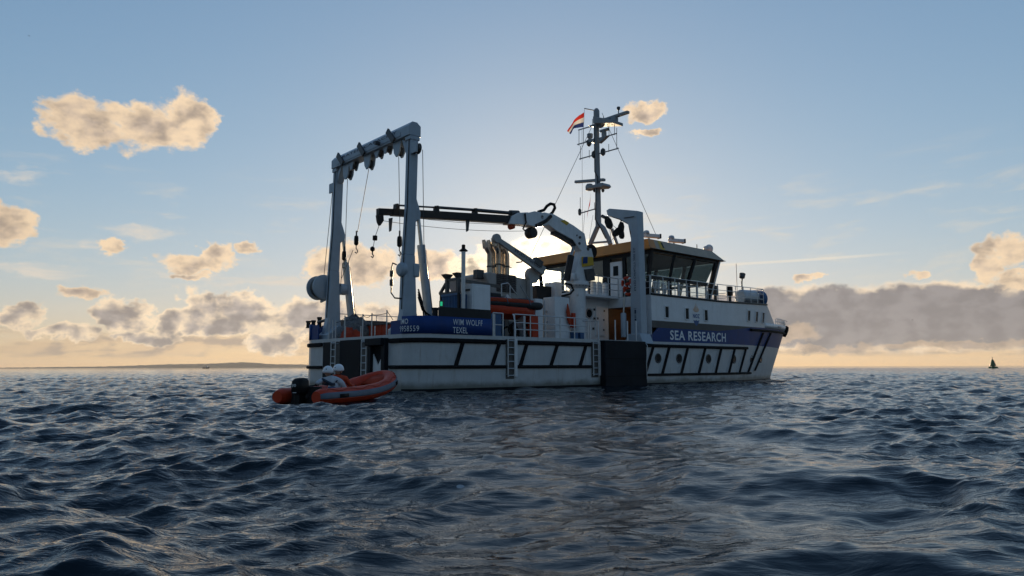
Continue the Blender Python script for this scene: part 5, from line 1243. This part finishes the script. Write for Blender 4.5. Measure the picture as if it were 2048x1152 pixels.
# slim vent pole
q_ = S(927, 492, Y=-3.75)
pole = MB().tube([(q_.x, -3.75, 2.0), (q_.x, -3.75, q_.z - .12)], 0.085, 10).build('vent_pole', 'galv', ship)
MB().lathe([(0.16, 0), (0.19, 0.02), (0.10, 0.10), (0.075, 0.12), (0.075, 0.26), (0.04, 0.28)], (q_.x, -3.75, q_.z - .22), (0, 0, 1), 14).build('pole_cap', 'hose', pole)
# starboard side light, lit
q_ = S(883, 608, Y=-4.2)
o = MB().lathe([(0.06, -0.14), (0.09, -0.12), (0.09, 0.12), (0.06, 0.14)], q_, (0, 0, 1), 10).build('side_light_housing', 'dark_steel', ship)
MB().lathe([(0.045, -0.08), (0.045, 0.08)], q_ + Vector((-0.05, -0.06, 0)), (0, 0, 1), 10).build('green_lens', 'green_lit', o)
MB().box(q_.x - 0.08, q_.x + 0.08, -4.3, -4.1, 2.8, q_.z - .12).build('side_light_post', 'dark_steel', ship)
# rescue boat on its cradle
q0, q1 = S(950, 612, Y=-3.3), S(1079, 611, Y=-3.3)
L_ = q1.x - q0.x
rb = carried('rescue_boat', 'orange rescue boat with a grey tube resting on a cradle at the ship side', 'boat', (q0.x, -3.1, 3.05))
TB = [(0.25, -0.45, 0.52), (1.0, -0.62, 0.52), (L_ - 0.9, -0.62, 0.52), (L_ - 0.25, -0.45, 0.54), (L_ - 0.12, 0, 0.55), (L_ - 0.25, .45, 0.54), (L_ - 0.9, .62, 0.52), (1.0, .62, 0.52), (0.25, .45, 0.52)]
def smooth_path(pts, n=5):
    out = []
    P_ = [Vector(p) for p in pts]
    for i in range(len(P_) - 1):
        p0, p1, p2, p3 = P_[max(i - 1, 0)], P_[i], P_[i + 1], P_[min(i + 2, len(P_) - 1)]
        for k in range(n):
            t_ = k / n
            out.append(0.5 * ((2 * p1) + (p2 - p0) * t_ + (2 * p0 - 5 * p1 + 4 * p2 - p3) * t_ * t_ + (3 * p1 - p0 - 3 * p2 + p3) * t_ ** 3))
    return out + [P_[-1]]
MB().tube(smooth_path(TB), 0.165, 14).build('tube', 'bulwark_dark', rb)
MB().grid([[(x, y * k, z) for y, z in ((-0.74, 0.42), (-0.56, 0.12), (0, -0.08), (0.56, 0.12), (0.74, 0.42))] for x, k in ((0.2, .85), (1.0, 1), (L_ - 1.3, 1), (L_ - .7, .75), (L_ - .25, .25))]).build('hull', 'orange', rb, thick=0.03)
MB().grid([[(x, y * k, z) for y, z in ((-0.78, 0.58), (-0.72, 0.74), (0, 0.84), (0.72, 0.74), (0.78, 0.58))] for x, k in ((0.2, .8), (1.0, 1), (L_ - 1.2, 1), (L_ - .8, .9))]).build('cover', 'orange_fade', rb, thick=0.02)
MB().box(0.4, 1.3, -0.4, 0.4, 0.78, 0.98).build('engine_box', 'bulwark_dark', rb, bevel=0.06)
for x in (L_ * .35, L_ * .7): MB().tube([(x, -0.82, .52), (x, -0.70, .80), (x, 0, .86), (x, .70, .8)], 0.02, 6).build('lashing', 'tube_grey', rb)
# its cradle: orange post and frame belong to the ship
q_ = S(1066, 650, Y=-3.3)
MB().prism([(q_.x - .20, 2.0), (q_.x + .16, 2.0), (q_.x + .14, 3.2), (q_.x - .30, 3.2)], 1, -3.5, -3.1).build('cradle_post', 'orange', ship, bevel=0.02)
for X in (q0.x + .8, q1.x - 1.2): MB().box(X - .06, X + .06, -3.6, -2.6, 2.0, 3.12).build('cradle_frame', 'galv', ship, bevel=0.01)
# coils and hoses under the boat
for k in range(5):
    c_ = Vector((S(1015 + 9 * k, 660, Y=-3.2).x, -3.2 - .1 * (k % 2), 2.35 + .12 * (k % 3)))
    MB().tube([c_ + Vector((0.28 * math.cos(t_), 0.05 * math.sin(3 * t_), 0.28 * math.sin(t_))) for t_ in np.linspace(0, 6.28, 18)], 0.045, 7).build('hose_coil', 'hose', ship)
MB().box(S(992, 640, Y=-2.6).x, S(1010, 640, Y=-2.6).x, -2.6, -1.8, 2.0, 2.95).build('deck_locker', 'container_blue', ship, bevel=0.02)
# orange hanging hose and red fire box beside the crane
q_ = S(1137, 630, Y=-2.98)
MB().prism([(q_.x - .16, 3.5), (q_.x - .08, 3.9), (q_.x + .08, 3.35), (q_.x + .16, 3.1), (q_.x + .10, 2.75), (q_.x - .10, 3.1)], 1, -3.06, -2.96).build('folded_hose', 'orange_fade', ship, bevel=0.03)
q_ = S(1145, 628, Y=-3.0); MB().box(q_.x - .10, q_.x + .10, -3.12, -2.98, 2.75, 3.45).build('fire_box', 'orange', ship, bevel=0.02)
# three upright white cylinders on the platform
for i, px in enumerate((1187, 1198.5, 1210.5)):
    q_ = S(px, 590, Y=YW - .45)
    o = carried('raft_canister', ('upright white cylinder on the platform, next to the crane', 'upright white cylinder between two others on the platform', 'upright white cylinder on the platform, next to the wheelhouse door')[i], 'canister', (q_.x, YW - .45, 4.53), 'white cylinders on the upper platform')
    MB().lathe([(0.13, 0), (0.145, 0.02), (0.145, 0.60), (0.13, 0.66), (0.05, 0.70)], (0, 0, 0), (0, 0, 1), 16).build('shell', 'house_white', o)
    for z in (0.15, 0.48): MB().lathe([(0.148, 0), (0.152, 0.01), (0.148, 0.03)], (0, 0, z), (0, 0, 1), 16).build('band', 'galv', o)
# lifebuoys on the upper rail
for i, (px, py) in enumerate(((1253, 566), (1258, 578))):
    q_ = S(px, py, X=14.02)
    o = carried('lifebuoy', ('orange lifebuoy hung high on the upper rail behind the side gantry', 'orange lifebuoy hung low on the upper rail behind the side gantry')[i], 'lifebuoy', (14.03 - .05 * i, q_.y, q_.z), 'lifebuoys on the upper rail')
    MB().tube([(0, 0.28 * math.cos(t_), 0.28 * math.sin(t_)) for t_ in np.linspace(0, 2 * math.pi, 25)], 0.07, 10, close=False).build('ring', 'orange', o)
    for k in range(4):
        t0 = math.pi / 4 + k * math.pi / 2
        MB().tube([(0, 0.28 * math.cos(t_), 0.28 * math.sin(t_)) for t_ in np.linspace(t0 - .14, t0 + .14, 4)], 0.074, 10).build('tape', 'text_white', o)
# orange suits hung in the lobby
for k in range(3):
    o = carried('survival_suit', ('orange survival suit hanging inside the doorway, under the lamp', 'orange survival suit hanging between two others inside the doorway', 'orange survival suit hanging inside the doorway, farthest from the lamp')[k], 'suit', (15.7, DY1 + .30 + .28 * k, 2.6), 'suits hanging in the doorway')
    MB().prism([(-0.13, 0.0), (0.13, 0.0), (0.16, 0.5), (0.17, 1.0), (0.06, 1.12), (-0.06, 1.12), (-0.17, 1.0), (-0.16, 0.5)], 0, -0.08, 0.08).build('suit_body', 'orange_fade', o, bevel=0.04)
# aft working deck: orange bin, grey net heap
a, b = S(727, 650, X=1.6), S(790, 652, X=1.6)
o = carried('gear_bin', 'long orange gear bin across the stern deck behind the rails', 'bin', (1.6, b.y, 2.02))
wd = a.y - b.y
MB().box(0, 0.9, 0, wd, 0.05, a.z - 2.02 - .06).build('bin_body', 'orange_fade', o, bevel=0.02)
MB().box(-0.05, 0.95, -.04, wd + .04, a.z - 2.02 - .06, a.z - 2.02).build('bin_rim', 'dark_steel', o, bevel=0.01)
for k in range(6): MB().box(-0.03, 0.0, wd * (k + .5) / 6 - .04, wd * (k + .5) / 6 + .04, 0.05, a.z - 2.08).build('rib', 'orange_fade', o)
def heap(name, label, cat, px, py, X, r, hgt, material, seed):
    rr = np.random.default_rng(seed); c_ = S(px, py, X=X)
    o = carried(name, label, cat, (X, c_.y, 2.02))
    rows = []
    for i in range(9):
        row = []
        for j in range(20):
            t_ = 2 * math.pi * j / 20; f = i / 8
            q_ = r * math.cos(f * math.pi / 2) * (1 + .18 * math.sin(3 * t_ + seed) + .10 * rr.normal())
            row.append((q_ * math.cos(t_), q_ * math.sin(t_), hgt * math.sin(f * math.pi / 2) * (1 + .08 * rr.normal())))
        rows.append(row + row[:1])
    MB().grid(rows).build('heap', material, o)
    return o
heap('net_heap', 'grey heap of folded net on the stern deck beside the frame leg', 'net', 711, 655, 1.3, 0.75, 1.15, 'net_grey', 4)
heap('orange_bag', 'crumpled orange bag slumped between the stern rails', 'bag', 700, 670, 0.9, 0.55, 0.62, 'orange_fade', 9)

# ------------------------------------------------------------------ flags
def flag(name, label, cols, rows_px, X, group=None):
    """rows_px: for each column, (x, y top, y bottom) in photograph pixels, on the plane X of the ship"""
    root = empty(name, tuple(ORG), math.pi / 2 - HEAD); tag(root, label, 'flag', group)
    n = len(cols)
    for k, (nm, c_) in enumerate(cols):
        g_ = []
        for f in np.linspace(k / n, (k + 1) / n, 4):
            r_ = []
            for i, (xt, yt, xb, yb) in enumerate(rows_px):
                r_.append(S(lerp(xt, xb, f), lerp(yt, yb, f), X=X + 0.10 * math.sin(i * 1.1 + f * 1.5)))
            g_.append(r_)
        MB().grid(g_).build(nm, c_, root)
    return root
flag('national_flag', 'red, white and blue striped flag streaming from the mast top', [('stripe', 'flag_red'), ('stripe', 'flag_white'), ('stripe', 'flag_blue')],
     [(1168.3, 224.5, 1166.8, 254.5), (1163, 228, 1162, 254.5), (1158, 231, 1157, 255.5), (1153, 235, 1152, 256), (1148, 240, 1148.5, 256.5), (1145, 246, 1146, 259), (1141, 252, 1144.5, 262.5), (1137, 257, 1143, 266), (1134, 262, 1141, 268.5)], MX)
flag('signal_flag', 'small faded signal flag hanging limp on the halyard below the radar', [('cloth', 'flag_white'), ('cloth', 'flag_red')],
     [(1182, 384, 1180, 410), (1180, 400, 1175, 425), (1178, 412, 1174, 438)], MX)

# ------------------------------------------------------------------ orange dinghy with two people
DH = R(24.3)                                       # heading right of straight ahead
DLOC = Vector((-5.12, 17.45, 0.035))
dv = Vector((math.sin(DH), math.cos(DH), 0)); dl = Vector((-math.cos(DH), math.sin(DH), 0))     # forward, port
dinghy = empty('dinghy', DLOC, math.pi / 2 - DH)
tag(dinghy, 'orange inflatable dinghy with grey bands and black outboard motor beside the ship stern', 'dinghy')
def to_d(px, py, y):
    v = Vector(at_depth(px, py, y)) - DLOC
    return Vector((v.dot(dv), v.dot(dl), v.z))
half = [(-0.30, .60, 0.15), (0.05, .62, 0.16), (0.8, .63, 0.17), (1.6, .64, 0.20), (2.3, .62, 0.28), (2.85, .52, 0.40), (3.2, .33, 0.51), (3.36, .14, 0.57)]
dp = smooth_path([(x, -y, z) for x, y, z in half] + [(3.40, 0, 0.58)] + [(x, y, z) for x, y, z in half[::-1]], 5)
def dink_r(i): 
    k = min(i, len(dp) - 1 - i)
    return 0.20 * (0.72 + 0.28 * min(1, k / 3.0))
def tube_sector(pts, rads, a0, a1, n, off=0.0):
    """part of a tube's skin: angle 0 points outboard (horizontally), 90 degrees up"""
    rows = []
    cen = Vector((1.5, 0, 0))
    for i, p in enumerate(pts):
        d = (pts[min(i + 1, len(pts) - 1)] - pts[max(i - 1, 0)]).normalized()
        o_ = d.cross(Vector((0, 0, 1))).normalized(); u_ = o_.cross(d).normalized()
        rows.append([p + (o_ * math.cos(a) + u_ * math.sin(a)) * (rads[i] + off) for a in np.linspace(R(a0), R(a1), n)])
    return rows
rads = [dink_r(i) for i in range(len(dp))]
MB().tube(dp, 0.2, 20, radii=rads).build('tube', 'orange', dinghy, smooth=60)
dp2 = dp; rd2 = rads
band = MB().grid(tube_sector(dp2, rd2, -13, 30, 8, 0.006)).build('grey_band', 'tube_grey', dinghy, thick=0.008, smooth=60)
MB().grid(tube_sector(dp2, rd2, -22, -14, 3, 0.008)).build('rub_strip', 'orange_fade', dinghy, thick=0.012, smooth=60)
for sgn in (0, 1):
    for f in (0.10, 0.33):
        i = int(f * (len(dp) - 1)); i = i if sgn == 0 else len(dp) - 1 - i
        r_ = tube_sector(dp[i - 1:i + 2], rads[i - 1:i + 2], -8, 14, 5, 0.02)
        MB().grid(r_).build('handle', 'hose', dinghy, thick=0.03)
# grab line in shallow loops along the tube top
ln_ = tube_sector(dp2, rd2, 40, 62, 2, 0.015)
gl_ = [ln_[i][0].lerp(ln_[i][1], 0.5 + 0.5 * math.cos(i * 1.25)) for i in range(4, len(ln_) - 4)]
MB().tube(gl_, 0.008, 6).build('grab_line', 'orange_fade', dinghy)
MB().grid([[(x, y * k, z + dz) for y, z in ((-0.60, 0.10), (-0.35, -0.06), (0, -0.14), (0.35, -0.06), (0.60, 0.10))] for x, k, dz in ((0.05, 1, 0), (1.6, 1, 0), (2.5, .85, .10), (3.1, .4, .32), (3.32, .08, .48))]).build('bottom', 'orange_fade', dinghy, thick=0.02)
MB().add([(0.1, -.5, .06), (2.2, -.5, .08), (2.9, -.25, .25), (2.9, .25, .25), (2.2, .5, .08), (0.1, .5, .06)], [(0, 1, 2, 3, 4, 5)]).build('floor', 'orange_fade', dinghy, thick=0.02)
MB().box(0.02, 0.09, -.46, .46, -0.12, 0.40).build('transom', 'bulwark_dark', dinghy, bevel=0.015)
MB().box(1.75, 2.0, -.46, .46, 0.22, 0.27).build('thwart', 'tube_grey', dinghy, bevel=0.01)
MB().grid([[(x, y, z) for y in (-.40, 0, .40)] for x, z in ((2.75, .40), (3.0, .56), (3.22, .66))]).build('bow_dodger', 'orange_fade', dinghy, thick=0.02)
# outboard
ob = MB()
cow = []
for z, sx, sy, cx_ in ((0.22, .15, .13, -.16), (0.25, .185, .155, -.17), (0.40, .20, .165, -.18), (0.54, .185, .155, -.17), (0.60, .14, .12, -.15), (0.615, .06, .06, -.14)):
    cow.append([(cx_ + sx * math.copysign(abs(math.cos(t_)) ** .55, math.cos(t_)), sy * math.copysign(abs(math.sin(t_)) ** .55, math.sin(t_)), z) for t_ in np.linspace(0, 2 * math.pi, 29)])
cm = MB().grid(cow); cm.add(cow[-1][:-1], [tuple(range(28))]); cm.add(cow[0][:-1], [tuple(range(28))[::-1]])
motor = cm.build('outboard_motor', 'hose', dinghy, smooth=60)
MB().prism([(-.30, -.55), (-.05, -.55), (-.03, .24), (-.30, .24)], 1, -0.08, 0.08).build('leg', 'hose', motor, bevel=0.03)
MB().box(-0.06, 0.14, -.12, .12, 0.10, 0.36).build('clamp_bracket', 'dark_steel', motor, bevel=0.02)
MB().tube([(0.0, 0.02, 0.36), (0.25, 0.08, 0.40), (0.62, 0.16, 0.42)], 0.022, 8).build('tiller', 'hose', motor)
lettering('30', motor, 'text_white', lambda u, v: Vector((-0.385, 0.075 - u, 0.40 + v)), 0.13, 0.07, bold=0.01)
MB().box(-0.375, -0.36, -.05, .05, 0.255, 0.268).build('stripe', 'text_white', motor)
MB().box(0.35, 0.70, 0.12, 0.40, 0.08, 0.30).build('fuel_tank', 'orange', dinghy, bevel=0.03)

mat('suit_white', (0.48, 0.53, 0.58), 0.7, var=0.12, scale=9, bump=0.5, bscale=14)
mat('suit_orange', (0.48, 0.05, 0.012), 0.7, var=0.15, scale=9, bump=0.5, bscale=14)
mat('harness', (0.02, 0.035, 0.06), 0.6)
mat('vest_blue', (0.03, 0.10, 0.20), 0.6, var=0.2)
mat('helmet', (0.80, 0.82, 0.84), 0.25, var=0.04)
mat('skin', (0.46, 0.26, 0.18), 0.5, var=0.08)
mat('glove', (0.03, 0.03, 0.035), 0.7)
mat('trousers', (0.03, 0.04, 0.055), 0.7, var=0.2)

def skin_mesh(name, chains, material, parent, root=0, sub=2):
    """chains: lists of (point, radius[, radius2]); chains starting at an existing point join there"""
    vs, rs, es = [], [], []
    def idx(p):
        for i, q_ in enumerate(vs):
            if (q_ - p).length < 1e-5: return i
        return None
    for ch in chains:
        prev = None
        for it in ch:
            p = Vector(it[0]); i = idx(p)
            if i is None:
                vs.append(p); rs.append((it[1], it[2] if len(it) > 2 else it[1])); i = len(vs) - 1
            if prev is not None and prev != i: es.append((prev, i))
            prev = i
    me = bpy.data.meshes.new(name); me.from_pydata([tuple(v) for v in vs], es, []); me.update()
    o = bpy.data.objects.new(name, me); COL.objects.link(o); o.parent = parent
    md = o.modifiers.new('Skin', 'SKIN'); md.use_smooth_shade = True
    sd = me.skin_vertices[0].data
    for i, (a_, b_) in enumerate(rs): sd[i].radius = (a_, b_); sd[i].use_root = (i == root)
    ss = o.modifiers.new('Subsurf', 'SUBSURF'); ss.levels = sub; ss.render_levels = sub
    me.materials.append(MATS[material])
    # bake so that the body is one plain surface
    dg = bpy.context.evaluated_depsgraph_get(); m2 = bpy.data.meshes.new_from_object(o.evaluated_get(dg))
    o.modifiers.clear(); o.data = m2; m2.name = name
    if not m2.materials: m2.materials.append(MATS[material])
    m2.shade_smooth()
    return o

def hand(parent, wrist, direction, side, name='glove'):
    """palm with five bent fingers closing on a grip"""
    w_ = Vector(wrist); d = Vector(direction).normalized(); a_ = d.cross(Vector((0, 0, 1))).normalized() * side; u_ = a_.cross(d).normalized()
    ch = [[(w_, .028), (w_ + d * .05, .036, .024), (w_ + d * .085, .036, .022)]]
    pm = skin_mesh('palm', ch, 'glove', parent, sub=1)
    for k, (off, ln) in enumerate(((-.030, .070), (-.010, .080), (.010, .076), (.030, .060))):
        b_ = w_ + d * .078 + a_ * off
        skin_mesh('finger', [[(b_, .010), (b_ + d * ln * .45 - Vector((0, 0, .012)), .0095), (b_ + d * ln * .62 - Vector((0, 0, .040)), .009), (b_ + d * ln * .40 - Vector((0, 0, .058)), .008)]], 'glove', pm, sub=1)
    b_ = w_ + d * .035 - a_ * .034
    skin_mesh('thumb', [[(b_, .012), (b_ - a_ * .022 + d * .02 - Vector((0, 0, .012)), .011), (b_ - a_ * .015 + d * .045 - Vector((0, 0, .032)), .0095)]], 'glove', pm, sub=1)
    return pm

def head(parent, c, yaw, pitch=0.0, hair=(0.05, 0.03, 0.02)):
    """head with face, helmet over it; c is the head centre; yaw from the dinghy's forward axis"""
    M = Matrix.Translation(c) @ Matrix.Rotation(yaw, 4, 'Z') @ Matrix.Rotation(pitch, 4, 'Y')
    mb = MB(); rows = []
    for i in range(13):
        f = math.pi * i / 12; z = 0.115 * math.cos(f); r_ = 0.115 * math.sin(f)
        row = []
        for j in range(21):
            t_ = 2 * math.pi * j / 20
            x = r_ * 0.84 * math.cos(t_); y = r_ * 0.66 * math.sin(t_)
            if z < 0: x *= 1.0 + 0.12 * (math.cos(t_) > 0) * (-z / .115); y *= 1 - 0.22 * (-z / .115)
            if abs(t_ - 0) < .35 or abs(t_ - 2 * math.pi) < .35:
                if -0.05 < z < 0.02: x += 0.022 * (1 - abs(z + .018) / .035) if abs(z + .018) < .035 else 0        # nose
                if abs(z + .062) < .012: x += 0.006                                                             # lips
            row.append(M @ Vector((x, y, z)))
        rows.append(row)
    hd = mb.grid(rows).build('head', 'skin', parent, smooth=60)
    for s_ in (-1, 1):
        MB().lathe([(.004, -.004), (.014, -.002), (.014, .004), (.004, .006)], M @ Vector((.083, s_ * .032, .008)), M.to_3x3() @ Vector((1, 0, 0)), 10).build('eye', 'text_dark', hd)
        MB().lathe([(.012, -.006), (.026, 0), (.022, .012)], M @ Vector((0, s_ * .076, -.01)), M.to_3x3() @ Vector((0, s_, 0)), 10).build('ear', 'skin', hd)
    rows = []
    for i in range(8):
        f = math.pi * 0.60 * i / 7; z = 0.145 * math.cos(f) + .012; r_ = 0.145 * math.sin(f)
        rows.append([M @ Vector((r_ * .98 * math.cos(t_), r_ * .86 * math.sin(t_), z + (0.03 * max(0, math.cos(t_)) if i == 7 else 0))) for t_ in np.linspace(0, 2 * math.pi, 25)])
    hm = MB().grid(rows).build('helmet', 'helmet', parent, thick=0.012, smooth=60)
    for t_ in (0.4, 2.6, 3.7, 5.9):
        MB().lathe([(.012, 0), (.016, .004), (.012, .008)], M @ Vector((.135 * math.cos(t_), .118 * math.sin(t_), .06)), M.to_3x3() @ Vector((math.cos(t_), math.sin(t_), .3)), 8).build('vent', 'hose', hm)
    MB().tube([M @ Vector((.0, s_ * .10, .0)) if False else M @ Vector((x, y, z)) for x, y, z in ((.01, -.105, -.02), (.05, -.07, -.11), (.06, 0, -.125), (.05, .07, -.11), (.01, .105, -.02))], 0.007, 6).build('chin_strap', 'hose', hm)
    return M

# helmsman: kneeling, back to the camera, left arm stretched to the tiller
DA = 18.25
person = empty('person', tuple(DLOC), math.pi / 2 - DH)
tag(person, 'person in white jacket and blue harness at the dinghy tiller, wearing a white helmet', 'person')
HDa = to_d(656, 744, DA); NK = to_d(658.5, 752.5, DA + .02); HIP = to_d(673, 786, DA + .05); CH = to_d(667, 766, DA + .04)
SHL = to_d(646, 760, DA - .02); SHR = to_d(682, 763, DA + .04)
GR = Vector((0.66, 0.17, 0.45)); EL = to_d(634, 766, DA - .30)
KN_L = HIP + Vector((.36, .16, -.10)); KN_R = HIP + Vector((.36, -.18, -.08))
body = skin_mesh('body', [
    [(HIP, .17, .15), (CH, .165, .13), (NK + (CH - NK) * .25, .13, .10), (NK, .060)],
    [(NK + (CH - NK) * .25, .13, .10), (SHL, .075), (EL, .052), (GR + (EL - GR).normalized() * .05, .036)],
    [(NK + (CH - NK) * .25, .13, .10), (SHR, .078), (SHR + Vector((.12, -.06, -.20)), .056), (SHR + Vector((.32, .06, -.22)), .040)]], 'suit_white', person)
legs = skin_mesh('trousers', [[(HIP + Vector((0, 0, -.02)), .16, .15), (KN_L, .085), (KN_L + Vector((-.38, .04, -.06)), .06), (KN_L + Vector((-.46, .05, -.06)), .05)],
    [(HIP + Vector((0, 0, -.02)), .16, .15), (KN_R, .085), (KN_R + Vector((-.38, -.02, -.06)), .06), (KN_R + Vector((-.46, -.03, -.06)), .05)]], 'trousers', person)
head(person, HDa, R(-12), R(6))
skin_mesh('collar', [[(NK + Vector((0, 0, -.05)), .085), (NK + Vector((0, 0, .03)), .078)]], 'harness', person, sub=1)
hand(person, GR + (EL - GR).normalized() * .06, (GR - EL), 1)
hand(person, SHR + Vector((.32, .06, -.22)), (1, .3, -.2), -1)
# harness: straps crossing on the back and a dark pack below
bk = Vector((-.155, 0, 0))
def strap(a_, b_, w_=.035): 
    MB().tube([a_.lerp(b_, k / 6) + Vector((-.02 * math.sin(k / 6 * math.pi), 0, 0)) for k in range(7)], w_, 8).build('harness_strap', 'harness', person)
mid = CH + Vector((-.15, .0, .0))
strap(SHL + Vector((-.08, -.04, .03)), mid + Vector((0, -.06, -.02)), .034); strap(SHR + Vector((-.08, .04, .03)), mid + Vector((0, .06, -.02)), .034)
strap(mid + Vector((0, .15, -.03)), mid + Vector((0, -.16, -.03)), .034)
pk = HIP.lerp(CH, .45) + Vector((-.15, -.01, 0))
skin_mesh('life_vest', [[(pk + Vector((0, .13, -.04)), .09, .08), (pk + Vector((0, 0, .02)), .115, .08), (pk + Vector((0, -.14, -.04)), .09, .08)]], 'vest_blue', person, sub=1)

# crew mate in orange beyond
DB = 18.75
mate = empty('person', tuple(DLOC), math.pi / 2 - DH)
tag(mate, 'person in an orange suit and white helmet crouching beyond the helmsman in the dinghy', 'person')
HDb = to_d(677, 740, DB); NKb = to_d(677, 750, DB); CHb = to_d(679, 766, DB + .02); HIPb = to_d(684, 785, DB + .05)
SLb = to_d(663, 755, DB); SRb = to_d(691, 757, DB)
skin_mesh('body', [
    [(HIPb, .17, .15), (CHb, .165, .13), (NKb + (CHb - NKb) * .25, .12, .10), (NKb, .06)],
    [(NKb + (CHb - NKb) * .25, .12, .10), (SLb, .078), (SLb + Vector((.14, .04, -.20)), .056), (SLb + Vector((.34, .0, -.18)), .04)],
    [(NKb + (CHb - NKb) * .25, .12, .10), (SRb, .078), (SRb + Vector((.16, -.05, -.20)), .056), (SRb + Vector((.36, -.02, -.20)), .04)],
    [(HIPb, .17, .15), (HIPb + Vector((.38, .16, -.06)), .085), (HIPb + Vector((.50, .18, -.16)), .06), (HIPb + Vector((.62, .18, -.18)), .05)],
    [(HIPb, .17, .15), (HIPb + Vector((.38, -.16, -.06)), .085), (HIPb + Vector((.50, -.18, -.16)), .06), (HIPb + Vector((.62, -.18, -.18)), .05)]], 'suit_orange', mate)
head(mate, HDb, R(-35), R(4))
skin_mesh('collar', [[(NKb + Vector((0, 0, -.06)), .10), (NKb + Vector((0, 0, .02)), .09)]], 'suit_orange', mate, sub=1)
hand(mate, SLb + Vector((.34, 0, -.18)), (1, -.2, -.1), 1); hand(mate, SRb + Vector((.36, -.02, -.20)), (1, .2, -.1), -1)

# ------------------------------------------------------------------ distance: buoy, vessel, island, birds
mat('buoy_green', (0.015, 0.10, 0.04), 0.5, var=0.2, dirt=0.4)
by = at_depth(1986, 733, 235.0)
buoy = empty('navigation_buoy', (by[0], by[1], 0.0)); tag(buoy, 'green conical navigation buoy floating alone near the horizon', 'buoy')
MB().lathe([(1.30, -0.6), (1.40, -0.4), (1.40, 0.45), (1.25, 0.55), (0.5, 0.6)], (0, 0, 0), (0, 0, 1), 24).build('float', 'buoy_green', buoy)
MB().lathe([(0.55, 0.5), (0.50, 0.75), (0.95, 0.78), (0.80, 1.3), (0.42, 2.5), (0.20, 2.9), (0.12, 3.0)], (0, 0, 0), (0, 0, 1), 20).build('tower', 'buoy_green', buoy)
MB().lathe([(0.05, 2.9), (0.05, 3.35), (0.12, 3.4), (0.12, 3.6), (0.03, 3.7)], (0, 0, 0), (0, 0, 1), 10).build('lantern', 'dark_steel', buoy)
fv = at_depth(412, 733, 1150.0)
ves = empty('fishing_vessel', (fv[0], fv[1], 0)); tag(ves, 'tiny dark fishing vessel below the low coast', 'ship')
MB().prism([(-5, 0), (4.6, 0), (5.6, 2.0), (3.2, 1.6), (-5, 1.5)], 1, -1.6, 1.6).build('hull', 'bulwark_dark', ves)
MB().box(0.2, 3.0, -1.2, 1.2, 1.6, 4.0).build('wheelhouse', 'steel_white', ves)
MB().tube([(-1.5, 0, 1.5), (-1.5, 0, 6.2)], 0.12, 6).build('mast', 'dark_steel', ves)
mat('dune_coast', (0.075, 0.07, 0.045), 0.9, var=0.3, scale=0.004)
prof_px = [(-400, 735.5), (-100, 735.4), (0, 735.2), (60, 734.6), (140, 733.6), (200, 733.0), (270, 731.0), (330, 728.6), (380, 728.0), (430, 727.0), (460, 725.2), (490, 724.4), (515, 725.8), (540, 728.2), (606, 728.8), (680, 730.5), (760, 733.0), (860, 734.6)]
hr = []
for px in range(-400, 861, 6):
    y = float(np.interp(px, [p[0] for p in prof_px], [p[1] for p in prof_px])) + 0.25 * math.sin(px * .31) + 0.18 * math.sin(px * .83 + 1)
    v = at_depth(px, y, 5200.0); zt = max(v[2], 1.0)
    base = at_depth(px, 735, 5200.0)
    hr.append([(base[0] * f, 5200 * f, z) for f, z in ((0.985, -2.0), (0.99, zt * .35), (1.0, zt), (1.03, zt * .9), (1.10, -2.0))])
coast = MB().grid(hr).build('coast_hills', 'dune_coast'); tag(coast, 'low dark dune coast along the left horizon', 'coast', kind='structure')
mat('bird_dark', (0.04, 0.04, 0.045), 0.8)
def bird(px, py, y, span, bank, label):
    v = at_depth(px, py, y); o = empty('seabird', tuple(v), R(40 + bank)); tag(o, label, 'bird', 'seabirds over the water')
    MB().lathe([(0.01, -.30 * span), (.05 * span, -.15 * span), (.06 * span, 0), (.04 * span, .14 * span), (.01, .22 * span)], (0, 0, 0), (1, 0, 0), 8).build('body', 'bird_dark', o)
    for s_ in (-1, 1):
        MB().add([(-.06 * span, 0, .02), (.08 * span, 0, .02), (.06 * span, s_ * .25 * span, .13 * span), (-.05 * span, s_ * .25 * span, .12 * span), (-.06 * span, s_ * .5 * span, .05 * span)], [(0, 1, 2, 3), (3, 2, 4)]).build('wing', 'bird_dark', o, thick=0.03)
bird(58, 72, 260, 1.3, 20, 'small dark gull alone in the blue sky above the big cloud')
bird(207, 262, 300, 1.1, -10, 'small dark gull crossing in front of the big cream cloud')
bird(548, 607, 320, 1.1, 35, 'small dark gull flying low left of the ship stern')
bird(1825, 640, 260, 1.2, -30, 'small dark gull in front of the grey cloud bank')

# ------------------------------------------------------------------ air: thin sea haze between here and the coast
hz = MB().box(-7600, 7600, -400, 7000, -1.5, 75).build('haze', None); tag(hz, 'thin warm sea haze over the water', 'haze', kind='stuff')
hm_ = bpy.data.materials.new('sea_haze'); hm_.use_nodes = True; t = NT(hm_.node_tree)
out = t.new('ShaderNodeOutputMaterial'); pv = t.new('ShaderNodeVolumePrincipled')
pv.inputs['Color'].default_value = (0.92, 0.93, 0.95, 1); pv.inputs['Density'].default_value = 0.00007; pv.inputs['Anisotropy'].default_value = 0.25
t.L.new(pv.outputs[0], out.inputs['Volume']); hz.data.materials.append(hm_)
